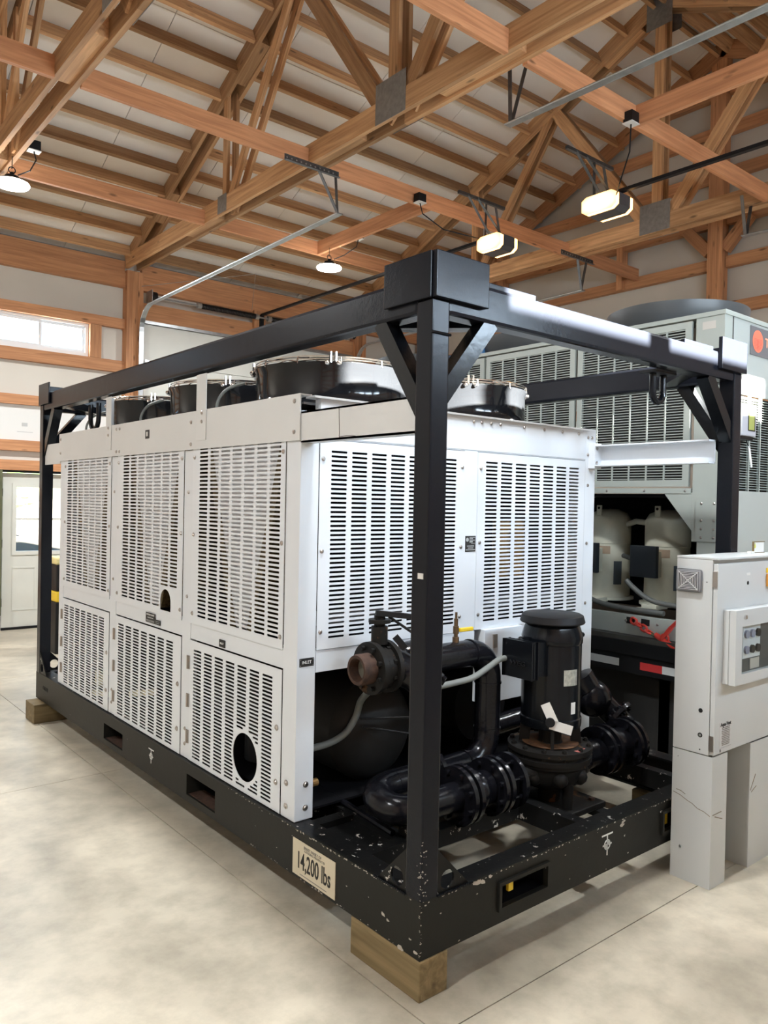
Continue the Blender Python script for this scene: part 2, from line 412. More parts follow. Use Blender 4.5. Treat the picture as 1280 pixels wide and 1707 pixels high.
# trusses
TRX = [-4.45, -2.18, .09, 2.37, 6.3]
HB = .185
def pair(tr, nm, p, q, h, x, gap=.078, t=.042, m=WD):
    for s in (-1, 1):
        beam(nm, (x+s*gap, *p), (x+s*gap, *q), t, h, m, tr)
def gusset(tr, x, y0, y1, z0, z1):
    for s in (-1, 1):
        B().box(x+s*.101-.0015, x+s*.101+.0015, y0, y1, z0, z1).build('gusset_plate', GUS, tr)
tl = {-4.45: 'timber roof truss farthest left, out past the window wall lamps', -2.18: 'timber roof truss second from the left end, above the camera side',
      .09: 'timber roof truss at the upper left above the left round lamp', 2.37: 'timber roof truss landing on the post beside the high window',
      6.3: 'timber roof truss nearest the right gable wall, behind the door opener lights'}
for x in TRX:
    tr = thing('roof_truss', tl[x], 'truss', (x, RID, Z0), 'timber roof trusses across the workshop')
    zb = Z0+HB/2
    pair(tr, 'bottom_chord', (YB-.02, zb), (RID, zb), HB, x); pair(tr, 'bottom_chord', (RID, zb), (YF+.02, zb), HB, x)
    for s in (1, -1):
        ye = RID+s*5.66; d = Vector((s*-1, SL)).normalized(); nrm = Vector((0, 1))
        h = .195; off = h/2*n
        pair(tr, 'top_chord', (ye, Z0+off), (RID+s*.02, zs(RID)+off), h, x, gap=.075)
        # filler blocks between the two plies
        for u in (.3, 2.2, 4.3):
            y = RID+s*u; y2 = RID+s*(u+.5)
            beam('filler_block', (x, y, zs(y)+off), (x, y2, zs(y2)+off), .10, .17, WD, tr)
        yq = RID+s*2.87; yt = RID+s*1.52
        pair(tr, 'web', (yq, Z0+.03), (yq, zs(yq)+.1), .085, x, gap=.055, t=.04)
        pair(tr, 'web', (yq-s*.05, Z0+.05), (yt, zs(yt)+.08), .10, x, gap=.055, t=.04)
        pair(tr, 'web', (RID+s*.10, Z0+.08), (yt-s*.02, zs(yt)+.08), .14, x, gap=.055, t=.04)
        beam('filler_block', (x, RID+s*.5, zb+.01), (x, RID+s*1.3, zb+.01), .11, .15, WD, tr)
        beam('filler_block', (x, RID+s*3.1, zb+.01), (x, RID+s*3.9, zb+.01), .11, .15, WD, tr)
        gusset(tr, x, yq-.10, yq+.10, Z0+.01, Z0+.20)
    pair(tr, 'king_post', (RID, Z0+.1), (RID, zs(RID)+.1), .12, x, gap=.055, t=.04)
    gusset(tr, x, RID-.19, RID+.19, Z0-.005, Z0+.33)
    gusset(tr, x, RID-.16, RID+.16, zs(RID)-.22, zs(RID)+.13)
# purlins (children of the ceiling)
PY = [8.489-.36*k for k in range(16)]
edges_x = [XL]+TRX+[XG]
pm = {}
for i in range(len(edges_x)-1):
    a = edges_x[i]+(.1 if i else 0); b = edges_x[i+1]-(.1 if i < len(edges_x)-2 else 0)
    for y in PY:
        for s in (1, -1):
            yy = y if s > 0 else 2*RID-y
            upv = Vector((0, s*SL, 1)).normalized(); c = Vector((0, yy, zs(yy)+.125))
            beam('purlin', (a, c.y, c.z), (b, c.y, c.z), .040, .150, WD, ceiling, upv=upv)
# lateral bracing beams between the trusses, on the bottom chords
brace_lab = {6.3: 'nearest the window wall', 4.2: 'second from the window wall, just above the left door track hanger', 1.75: 'above the nearer door opener lamp', -.35: 'closest to the front wall'}
for y in (6.3, 4.2, 1.75, -.35):
    for i in range(1, len(edges_x)-1):
        a = edges_x[i]+.1; b = edges_x[i+1]-(.1 if i < len(edges_x)-2 else .05)
        br = beam('bracing_beam', (a, y, 4.925), (b, y, 4.925), .042, .165, WD2)
        pos = ['over the far left bay', 'in the bay left of the round lamp', 'from the upper left truss to the window post truss', 'over the black lifting frame, between the two main trusses', 'running from the right truss to the gable wall'][i-1]
        tag(br, 'orange fir bracing plank %s, %s' % (pos, brace_lab[y]), 'beam', 'bracing planks between roof trusses')
for (y0, y1, wh) in ((6.28, 4.22, 'behind the lifting frame block, holding the rear door opener'), (1.73, -.33, 'at the upper right, holding the front door opener')):
    tag(beam('opener_support_beam', (3.85, y0, 4.925), (3.85, y1, 4.925), .042, .165, WD2), 'single fir plank between two bracing planks %s' % wh, 'beam')
# back wall
def board_wall(name, x0, x1, y0, y1, z0, z1, holes, m, face):
    """wall slab with rectangular holes; face 'y' = spans x, face 'x' = spans y"""
    b = B(); us = sorted({x0, x1} | {h[0] for h in holes} | {h[1] for h in holes}) if face == 'y' else None
    for i in range(len(us)-1):
        u0, u1 = us[i], us[i+1]; hs = sorted([h for h in holes if h[0] <= u0+1e-6 and h[1] >= u1-1e-6], key=lambda h: h[2]); z = z0
        for h in hs:
            if h[2] > z: b.box(u0, u1, y0, y1, z, h[2])
            z = h[3]
        if z < z1: b.box(u0, u1, y0, y1, z, z1)
    return struct(b.build(name, m))
WY = YB+.075
W1 = (.58, 1.815, 3.60, 4.045); D1 = (.77, 1.70, 0, 2.03)
wb = board_wall('wall_back', XL-.1, XG+.1, WY, WY+.12, 0, 4.97, [W1, D1, (-3.6, -2.3, 3.6, 4.045)], WALL, 'y')
WF = [(.38, 1.34, 3.13, 3.43), (1.49, 2.45, 3.13, 3.43), (2.60, 3.56, 3.13, 3.43)]
wf = board_wall('wall_front', XL-.1, XG+.1, YF-.195, YF-.075, 0, 4.97, WF, WALL, 'y')
wlft = struct(B().prism([(YF-.2, 0), (YB+.2, 0), (YB+.2, 5.0), (RID, 7.75), (YF-.2, 5.0)], 'x', XL-.15, XL-.05).build('wall_left', CEILG))
wr = struct(B().prism([(YF-.2, 0), (YB+.2, 0), (YB+.2, 5.0), (RID, 7.75), (YF-.2, 5.0)], 'x', XG+.05, XG+.15).build('wall_right', CEILG))
def girt(w, x0, x1, z, h, y=YB+.03, m=WDG): return beam('girt', (x0, y, z), (x1, y, z), .09, h, m, w)
def post(w_, x, y, z0, z1, wx=.235, wy=.15):
    """laminated post of three plies side by side"""
    t = wx/3
    for k in (-1, 0, 1): beam('post_ply', (x+k*t, y, z0), (x+k*t, y, z1), t-.002, wy, WDG, w_, upv=(0, 1, 0))
for x in (-4.45, -2.18, 2.395, 6.33):
    post(wb, x, YB, 0, 4.83); post(wf, x if x > 0 else x, YF, 0, 4.83)
post(wb, .30, YB, 0, 4.83); post(wf, .09-.12, YF, 0, 4.83)
for (a, b) in ((.42, 2.275),):
    for z, h in ((4.10, .13), (3.51, .155), (2.935, .125), (2.35, .135), (2.10, .13)):
        girt(wb, a, b, z, h)
beam('window_stud', (1.885, YB+.029, 3.59), (1.885, YB+.029, 4.03), .15, .09, WDG, wb, upv=(0, 1, 0))
for (a, b) in ((-4.33, -2.30), (-2.06, .18)):
    for z in (4.10, 3.51, 2.93, 2.35, 1.7, 1.1, .5): girt(wb, a, b, z, .14)
for (a, b) in ((-4.45, .18), (.42, 2.275), (2.515, 6.21), (6.45, 7.75)):
    girt(wb, a, b, 4.70, .20, YB+.02); girt(wb, a, b, 4.885, .155, YB+.045)
girt(wb, 2.515, 6.21, 4.30, .27, YB+.02)          # door header
for z in (4.10, 3.51, 2.93, 2.35, 1.7, 1.1, .5): girt(wb, 6.45, 7.75, z, .14)
beam('green_post', (.715, YB+.03, .2), (.715, YB+.03, 2.03), .07, .10, GRN, wb, upv=(0, 1, 0))
B().box(.40, 2.27, YB+.055, YB+.074, 2.38, 2.90).build('wall_panel', mat('bright wall panel', (.74, .73, .70), .7), wb)
B().box(.985, 1.055, YB+.0535, YB+.0548, 2.60, 2.645).build('faded_stamp', mat('faded stamp', (.50, .50, .49), .8), wb); B().box(.93, 1.12, YB+.0535, YB+.0548, 2.525, 2.533).build('faded_stamp', mat('faded stamp', (.50, .50, .49), .8), wb)
for (a, b) in ((-4.33, -2.30), (-2.06, -.15), (.09, 2.275)):
    for z in (4.13, 3.53, 3.02, 2.4, 1.8, 1.2, .6): girt(wf, a, b, z, .14, YF-.03)
girt(wf, 2.515, 6.21, 4.13, .14, YF-.03); girt(wf, 2.515, 6.21, 3.53, .14, YF-.03)
for (a, b) in ((-4.33, 2.275), (2.515, 6.21)): girt(wf, a, b, 4.70, .20, YF-.03)
# gable wall framing
gx = XG-.02
def gbeam(nm, y0, y1, z, h=.14, m=WDG): return beam(nm, (gx, y0, z), (gx, y1, z), .09, h, m, wr)
for y, zt in ((RID+.05, zs(RID)), (RID+3.7, zs(RID+3.7)), (RID-3.6, zs(RID-3.6)), (YB-.1, Z0), (YF+.1, Z0)):
    for k in (-1, 0, 1): beam('post_ply', (gx-.04, y+k*.066, 0), (gx-.04, y+k*.066, zt+.1), .064, .15, WDG, wr, upv=(1, 0, 0))
gp = [YF+.2, RID-3.7, RID-.05, RID+.15, RID+3.6, YB-.2]
for z in (.6, 1.2, 1.8, 2.4, 3.05, 3.65, 4.25, 4.83, 5.37, 5.95, 6.5, 7.0):
    half = min(5.6, (zs(RID)-z)/SL) if z > Z0 else 5.6
    for (a, b) in ((RID-half, RID-.06), (RID+.16, RID+half)):
        if b-a > .2: gbeam('girt', a, b, z)
for s in (-1, 1):
    beam('gable_rafter', (gx-.10, RID, zs(RID)+.12), (gx-.10, RID+s*5.6, zs(RID+s*5.6)+.12), .045, .24, WDG, wr)
    beam('knee_brace', (gx-.05, RID+.05+s*.10, 4.98), (gx-.05, RID+.05+s*.42, 5.34), .09, .14, WDG, wr)
    beam('gable_stud', (gx-.03, RID+s*1.45, 4.76), (gx-.03, RID+s*1.45, 5.35), .09, .14, WDG, wr, upv=(1, 0, 0))
# window 1 (slider)
win = struct(thing('window_1', '', 'window', (1.2, YB+.04, 3.6))); del win['label']; del win['category']
def slider(win, x0, x1, z0, z1, y, xm):
    f = B(); t = .045
    f.box(x0, x1, y, y+.07, z0, z0+t); f.box(x0, x1, y, y+.07, z1-t, z1); f.box(x0, x0+t, y, y+.07, z0+t, z1-t); f.box(x1-t, x1, y, y+.07, z0+t, z1-t)
    f.build('window_frame', VINYL, win)
    for k, (a, b) in enumerate(((x0+t, xm+.015), (xm-.015, x1-t))):
        g = B(); yy = y+.015+k*.022; q = .036
        g.box(a, b, yy, yy+.02, z0+t, z0+t+q); g.box(a, b, yy, yy+.02, z1-t-q, z1-t); g.box(a, a+q, yy, yy+.02, z0+t+q, z1-t-q); g.box(b-q, b, yy, yy+.02, z0+t+q, z1-t-q)
        s = g.build('sash', VINYL, win)
        B().box(a+q, b-q, yy+.007, yy+.012, z0+t+q, z1-t-q).build('pane', GLASS, s)
slider(win, W1[0], W1[1], W1[2], W1[3], YB+.06, 1.2)
w4 = struct(thing('window_5', '', 'window', (-2.95, YB+.04, 3.6))); del w4['label']; del w4['category']
slider(w4, -3.6, -2.3, 3.6, 4.045, YB+.06, -2.95)
for k, h in enumerate(WF):
    ww = struct(thing('window_%d' % (k+2), '', 'window', (h[0], YF-.1, 3.13))); del ww['label']; del ww['category']
    f = B(); t = .012
    f.box(h[0], h[1], YF-.17, YF-.1, h[2], h[2]+t); f.box(h[0], h[1], YF-.17, YF-.1, h[3]-t, h[3]); f.box(h[0], h[0]+t, YF-.17, YF-.1, h[2]+t, h[3]-t); f.box(h[1]-t, h[1], YF-.17, YF-.1, h[2]+t, h[3]-t)
    f.build('window_frame', VINYL, ww)
    B().box(h[0]+t, h[1]-t, YF-.14, YF-.135, h[2]+t, h[3]-t).build('pane', GLASS, ww)
# door 1 with half glass
dr = struct(thing('door_1', '', 'door', (1.235, YB+.04, 0))); del dr['label']; del dr['category']
gw = (.90, 1.56, .96, 1.86); b = B(); Y0, Y1 = YB+.08, YB+.125
b.box(.78, gw[0], Y0, Y1, .03, 2.0); b.box(gw[1], 1.69, Y0, Y1, .03, 2.0); b.box(gw[0], gw[1], Y0, Y1, .03, gw[2]); b.box(gw[0], gw[1], Y0, Y1, gw[3], 2.0)
b.build('door_leaf', DOORW, dr)
b = B(); q = .04
b.box(gw[0]-.01, gw[1]+.01, Y0-.012, Y1+.01, gw[2]-.01, gw[2]+q); b.box(gw[0]-.01, gw[1]+.01, Y0-.012, Y1+.01, gw[3]-q, gw[3]+.01)
b.box(gw[0]-.01, gw[0]+q, Y0-.012, Y1+.01, gw[2]+q, gw[3]-q); b.box(gw[1]-q, gw[1]+.01, Y0-.012, Y1+.01, gw[2]+q, gw[3]-q)
b.box(gw[0]+q, gw[1]-q, Y0+.01, Y1-.01, 1.40, 1.425)
gf = b.build('glazing_frame', DOORW, dr)
B().box(gw[0]+q, gw[1]-q, Y0+.02, Y0+.025, gw[2]+q, gw[3]-q).build('pane', GLASS, gf)
for a in (.90, 1.27):
    b = B(); c0, c1, d0, d1 = a, a+.29, .24, .80
    b.box(c0, c1, Y0-.006, Y0, d0, d0+.02); b.box(c0, c1, Y0-.006, Y0, d1-.02, d1); b.box(c0, c0+.02, Y0-.006, Y0, d0+.02, d1-.02); b.box(c1-.02, c1, Y0-.006, Y0, d0+.02, d1-.02)
    b.build('raised_moulding', DOORW, dr)
for z in (.35, 1.1, 1.75): B().cyl((.772, Y0-.004, z-.05), (.772, Y0-.004, z+.05), .008).build('hinge', BLKM, dr)
B().lathe([(.0, -.06), (.026, -.055), (.03, -.04), (.012, -.03), (.012, 0)], (1.63, Y0, .95), 'y', 20).build('door_knob', STEEL, dr, True)
B().box(.77, 1.70, YB+.045, YB+.13, 0.0, .03).build('threshold', BLKM, dr)
B().box(.77, 1.70, YB+.03, YB+.08, 2.005, 2.03).build('head_seal', BLKM, dr)
# garage doors: back wall (door_2) and front wall (door_3)
for nm, y, sgn in (('door_2', YB+.0, -1), ('door_3', YF-.0, 1)):
    gd = struct(thing(nm, '', 'door', (4.36, y, 0))); del gd['label']; del gd['category']
    zz = 0
    for k in range(7):
        z1 = min(zz+.60, 4.15)
        if sgn > 0 and z1 > 3.1: break
        B().box(2.56, 6.16, y-.022+.02*(-sgn), y+.022+.02*(-sgn), zz+.003, z1-.003, bev=.004).build('door_section', DOORW, gd); zz = z1
    if sgn < 0:
        B().box(2.53, 6.19, y-.05, y-.005, 4.15, 4.19).build('top_seal', GALV, gd)
        for z in (.6, 1.2, 1.8, 2.4, 3.0, 3.6):
            for x in (2.60, 4.36, 6.12): B().box(x-.03, x+.03, y-.012, y-.002, z-.05, z+.05).build('door_hinge', GALV, gd)
# tracks, hangers, torsion springs
def track(label, x, yw, ye, zh, wall_dir, sa=-.03, sb=.19, hz=.4):
    t = thing('door_track', label, 'track', (x, yw, 0), 'garage door tracks')
    r = .33; s = wall_dir   # s = direction from wall into the room
    pts = [(x, yw+s*.05, 0.0), (x, yw+s*.05, zh-r)] + arc((x, yw+s*(.05+r), zh-r), r, 0, PI/2, 8, (0, -s, 0), (0, 0, 1)) + [(x, ye, zh+.05)]
    b = B()
    for p, q in zip(pts, pts[1:]):
        if (Vector(q)-Vector(p)).length > .01: b.bar(p, q, .055, .012, Vector((0, s, 1)).normalized())
    b.tube([Vector(p)+Vector((.028, 0, .0)) for p in pts], .008, 6); b.tube([Vector(p)+Vector((-.028, 0, 0)) for p in pts], .008, 6)
    b.build('rail', GALV, t, label='bright galvanised rail')
    b = B(); b.bar((x, ye-s*.03, zh+.05), (x+sa, ye-s*.03, zh+hz), .006, .034, (0, 1, 0)); b.bar((x, ye-s*.04, zh+.05), (x+sb, ye-s*.04, zh+hz), .006, .034, (0, 1, 0))
    b.build('hanger_strap', DGALV, t)
    return t
T1 = track('long galvanised overhead door track, upper left of the lifting frame', 2.46, YB-.10, 3.93, 4.33, -1, -.24, -.03, .42)
T2 = track('bright galvanised overhead door track crossing the upper right corner', 2.60, YF+.10, 2.02, 4.50, 1, -.03, .19, .66)
T3 = track('far right track of the back garage door, beyond the amber lamps', 6.2, YB-.10, 3.95, 4.33, -1, -.1, .1, .44)
T4 = track('right hand track of the front garage door near the gable wall', 6.2, YF+.10, 1.98, 4.50, 1, -.1, .1, .44)
def perf(label, x0, x1, y, z):
    b = B(); b.box(x0, x1, y-.002, y+.002, z-.03, z+.03); b.box(x0, x1, y-.03, y-.002, z-.03, z-.026)
    o = b.build('perforated_angle', DGALV); tag(o, label, 'bracket', 'perforated angle irons')
    for k in range(int((x1-x0)/.05)):
        B().cyl((x0+.025+k*.05, y-.0045, z), (x0+.025+k*.05, y-.0022, z), .008, seg=8).build('punched_hole', GALV, o)
perf('perforated angle iron crossing under the truss by the long left track', 1.87, 2.46, 3.96, 4.74)
perf('perforated angle iron above the near end of the upper right track', 2.37, 3.04, 2.08, 5.15)
perf('perforated angle iron on the truss left of the gable post', 5.78, 6.42, 3.98, 4.77)
def spring(y, s, z, lab):
    t = thing('torsion_spring_shaft', lab, 'spring', (4.36, y+s*.10, z))
    B().cyl((2.6, y+s*.12, z), (6.1, y+s*.12, z), .013, seg=10).build('shaft', GALV, t)
    for x0, x1 in ((3.3, 4.25), (4.47, 5.4)):
        pts = []; N = int((x1-x0)/.022)*8
        for i in range(N): a = 2*PI*i/8; pts.append((x0+(x1-x0)*i/N, y+s*.12+.035*math.cos(a), z+.035*math.sin(a)))
        B().tube(pts, .0085, 4).build('coil_spring', BLKM, t)
        for xx in (x0, x1): B().cyl((xx-.03, y+s*.12, z), (xx+.03, y+s*.12, z), .042, seg=14).build('spring_cone', GALV, t)
    for xx in (2.62, 6.08):
        B().cyl((xx-.03, y+s*.12, z), (xx+.03, y+s*.12, z), .07, seg=18).build('cable_drum', BLKM, t)
        B().box(xx-.06, xx-.05, y, y+s*.20, z-.08, z+.08).build('bearing_plate', GALV, t)
    beam('spring_pad', (4.36, y+s*.0, 4.36), (4.36, y+s*.0, 4.62), .2, .05, WDG, t, upv=(0, 1, 0))
spring(YB-.055, -1, 4.50, 'black torsion springs on a shaft above the back garage door')
spring(YF+.055, 1, 4.55, 'torsion springs on a shaft above the front garage door, behind the camera')
# openers
def opener(lab, yb0, yb1, z0, yw, zw, s):
    o = thing('door_opener', lab, 'opener', (4.38, yb0, z0), 'lit garage door openers')
    w2 = .10; dz = .17; x = 4.38
    ya, yb = min(yb0, yb1), max(yb0, yb1); ym0, ym1 = ya+.08, yb-.08
    poly = [(ya, z0+.035), (ya+.05, z0), (yb-.05, z0), (yb, z0+.035), (yb, z0+dz-.03), (yb-.05, z0+dz), (ya+.05, z0+dz), (ya, z0+dz-.03)]
    B().prism(poly, 'x', x-.085, x+.085).build('motor_housing', mat('opener grey', (.05, .05, .055), .4), o)
    ym = (ya+yb)/2; zm = z0+dz/2
    for (p0, p1, p2, p3) in ((x-.135, x-.125, x-.0855, x-.085), (x+.0855, x+.085, x+.135, x+.125)):
        b = B(); u0, u1 = min(p0, p1, p2, p3), max(p0, p1, p2, p3)
        b.prism([(ym+(u-ym)*.97, zm+(v-zm)*.95) for u, v in poly], 'x', u0, u1); b.build('lamp_lens', LENSW, o, label='glowing amber lens')
    yy = yb if s > 0 else ya
    B().bar((x, yy-s*.12, z0+dz+.012), (x, yw, zw), .045, .03).build('rail', BLKM, o, label='black drive rail')
    B().box(x-.03, x+.03, yw-.02, yw+.02, zw-.30, zw).build('door_arm', BLKM, o)
    b = B()
    for sx_ in (-.12, .12):
        b.bar((x+sx_, (ya+yb)/2, z0+dz), (x+sx_*.6-.3, (ya+yb)/2+.08, 4.93), .004, .028, (0, 1, 0))
        b.bar((x+sx_, (ya+yb)/2+.06, z0+dz), (x+sx_*.6, (ya+yb)/2+.1, 4.93), .004, .028, (0, 1, 0))
    b.bar((x-.5, (ya+yb)/2+.09, 4.93), (x+.2, (ya+yb)/2+.09, 4.93), .03, .03)
    b.build('hanger_strap', DGALV, o)
    return o
opener('garage door opener with glowing amber lenses, just right of the frame corner block', 3.56, 3.90, 4.385, YB-.1, 4.56, 1)
opener('garage door opener with glowing amber lenses, higher one at the right', 2.18, 2.56, 4.42, YF+.1, 4.57, -1)
# power boxes and cords for the openers
def outlet(lab, c, cord, glow=False):
    t = thing('junction_box', lab, 'box', c)
    B().box(c[0]-.05, c[0]+.05, c[1]-.04, c[1]+.04, c[2]+.004, c[2]+.09).build('box', BLKM, t)
    B().box(c[0]-.055, c[0]+.055, c[1]-.045, c[1]+.045, c[2]-.003, c[2]+.004).build('cover_plate', LABW, t)
    B().tube(cord, .006, 6).build('power_cord', BLKM, t)
outlet('outlet box with black cord above the left amber opener', (3.62, 4.12, 4.83), [(3.62, 4.12, 4.83), (3.64, 4.10, 4.72), (3.85, 4.0, 4.58), (4.1, 3.9, 4.55), (4.3, 3.85, 4.54)])
outlet('outlet box with hanging black cord above the right amber opener', (3.72, 1.70, 4.81), [(3.72, 1.70, 4.81), (3.74, 1.72, 4.6), (3.95, 1.95, 4.47), (4.2, 2.15, 4.5), (4.3, 2.2, 4.58)])
outlet('outlet box on the upper left truss feeding the round lamp', (.26, 5.68, 4.87), [(.26, 5.68, 4.87), (.27, 5.64, 4.78), (.24, 5.72, 4.70), (.17, 5.85, 4.68)])
outlet('outlet box on the plank above the round lamp over the rail', (3.92, 5.55, 4.88), [(3.92, 5.55, 4.88), (3.93, 5.6, 4.80), (3.9, 5.8, 4.74), (3.83, 5.92, 4.70)])
# high bay lamps
def lamp(lab, x, y, z, zt):
    t = thing('high_bay_lamp', lab, 'lamp', (x, y, z), 'round high bay lamps')
    B().lathe([(0, .075), (.06, .075), (.065, .035), (.12, .032), (.135, .022), (.138, .014)], (x, y, z), 'z', 36).build('lamp_housing', BLKM, t, True)
    B().lathe([(.0, -.022), (.09, -.022), (.148, -.012), (.155, .0), (.15, .012), (.12, .016)], (x, y, z), 'z', 36).build('lens', LEDG, t, True, label='bright white lens')
    b = B(); b.tube([(x, y, z+.07), (x, y, z+.11)], .02, 8); b.tube([(x, y, z+.14), (x+.002, y, zt)], .004, 6); b.tube(arc((x, y, z+.13), .03, 0, 2*PI, 12, (1, 0, 0), (0, 0, 1)), .005, 6)
    b.build('hook', BLKM, t)
    l = bpy.data.lights.new('high bay', 'AREA'); l.shape = 'DISK'; l.size = .26; l.energy = LAMP_W; l.color = (.93, .97, 1); l.spread = math.radians(170)
    o = bpy.data.objects.new('high bay light', l); COL.objects.link(o); o.location = (x, y, z-.03)
lamp('round white high bay lamp at the left edge under the upper left truss', .13, 5.90, 4.60, 4.86)
lamp('round white high bay lamp above the long black rail', 3.80, 5.98, 4.60, 4.85)
lamp('added unseen round high bay lamp over the front half, left of the upper right track', .13, .1, 4.60, 4.86)  # this and the next three lamps are added out of view for light
lamp('added unseen round high bay lamp at the far upper right over the front garage door', 5.4, -.35, 4.6, 4.85)
lamp('added unseen round high bay lamp over the left end, behind the camera', -3.3, -.35, 4.6, 4.85)
lamp('added unseen round high bay lamp over the left end by the back wall', -3.3, 6.3, 4.6, 4.85)
# thin wire strung under the trusses
tag(B().tube([(2.45, 8.5, 4.62), (3.3, 6.9, 4.62), (4.2, 8.55, 4.60)], .0035, 5).build('support_wire', GALV), 'thin wire strung below the rafters by the back door springs', 'wire')
# outdoors
gr = struct(B().box(-250, 300, YB+.3, YB+500, -.42, -.34).build('ground', LEAFT)); 
struct(B().box(-40, 50, YF-60, YF-.3, -.42, -.34).build('ground', LEAFT))
tt = thing('tree', 'green tree seen through the top left of the door window', 'tree', (9.3, 40, -.34))
B().cyl((9.3, 40, -.34), (9.3, 40, 1.4), .16, .09).build('trunk', WDT, tt)
b = B()
for k in range(16):
    a = random.random()*6.28; q_ = random.random()*.8
    b.sph((9.3+q_*math.cos(a), 40+q_*math.sin(a), 1.5+random.random()*1.6), .35+random.random()*.3, seg=8)
b.build('foliage', TREE, tt)

# ================================================================== BLACK LIFTING FRAME (skid)
LX, LY = 2.20, 4.458
fr = thing('lifting_frame', 'large black steel lifting frame with forklift pockets around the white chiller', 'frame', (0, 0, .143))
ZB0, ZB1 = .143, .345; ZR0, ZR1, ZT0, ZT1 = 2.372, 2.505, 2.416, 2.575
def holed_plate(nm, a0, a1, z0, z1, holes, face, p0, p1, m):
    b = B(); us = sorted({a0, a1} | {h[0] for h in holes} | {h[1] for h in holes})
    for i in range(len(us)-1):
        u0, u1 = us[i], us[i+1]; hs = [h for h in holes if h[0] <= u0+1e-6 and h[1] >= u1-1e-6]
        segs = [(z0, z1)]
        if hs: segs = [(z0, hs[0][2]), (hs[0][3], z1)]
        for (s0, s1) in segs:
            b.box(p0, p1, u0, u1, s0, s1) if face == 'x' else b.box(u0, u1, p0, p1, s0, s1)
    return b.build(nm, m, fr)
LH = [(1.49, 1.805, .178, .286), (2.68, 2.995, .178, .276)]
for x0, x1 in ((0, .012), (LX-.012, LX)):
    holed_plate('base_beam', 0, LY, ZB0, ZB1, LH, 'x', x0, x1, BASE)
FH = [(.405, .675, .205, .288), (1.53, 1.80, .205, .288)]
for y0, y1 in ((0, .012), (LY-.012, LY)):
    holed_plate('base_beam', .012, LX-.012, ZB0, ZB1, FH, 'y', y0, y1, BASE)
# top and bottom flanges of the base beams
for x0, x1 in ((.012, .10), (LX-.10, LX-.012)):
    B().box(x0, x1, .012, LY-.012, ZB1-.012, ZB1).build('beam_flange', BASET, fr); B().box(x0, x1, .012, LY-.012, ZB0, ZB0+.012).build('beam_flange', BASE, fr)
for y0, y1 in ((.012, .10), (LY-.10, LY-.012)):
    B().box(.10, LX-.10, y0, y1, ZB1-.012, ZB1).build('beam_flange', BASET, fr); B().box(.10, LX-.10, y0, y1, ZB0, ZB0+.012).build('beam_flange', BASE, fr)
# fork pocket tubes
for (a, b_, c, d) in LH:
    b = B(); b.box(.012, LX-.012, a-.008, a, c, d); b.box(.012, LX-.012, b_, b_+.008, c, d); b.box(.012, LX-.012, a-.008, b_+.008, d, d+.008); b.box(.012, LX-.012, a-.008, b_+.008, c-.008, c)
    b.build('fork_pocket', BASE, fr)
    B().box(.0125, .30, a+.001, b_-.001, c+.0005, c+.002).build('rust_patch', RUST, fr)
for (a, b_, c, d) in FH:
    b = B(); b.box(a-.014, b_+.014, -.012, 0, c-.014, c); b.box(a-.014, b_+.014, -.012, 0, d, d+.014); b.box(a-.014, a, -.012, 0, c, d); b.box(b_, b_+.014, -.012, 0, c, d)
    b.build('pocket_rim', BASE, fr)
for (a, b_, c, d) in FH:
    b = B(); b.box(a-.006, a, .012, .10, c, d); b.box(b_, b_+.006, .012, .10, c, d); b.box(a-.006, b_+.006, .012, .10, d, d+.005); b.box(a-.006, b_+.006, .012, .10, c-.005, c); b.box(a-.006, b_+.006, .095, .10, c, d)
    b.build('fork_pocket', BLKD, fr)
B().box(.478, .505, .02, .035, .232, .287, .003).build('yellow_strap', YEL, fr)
B().box(1.585, 1.61, .02, .035, .215, .287, .003).build('yellow_strap', YEL, fr)
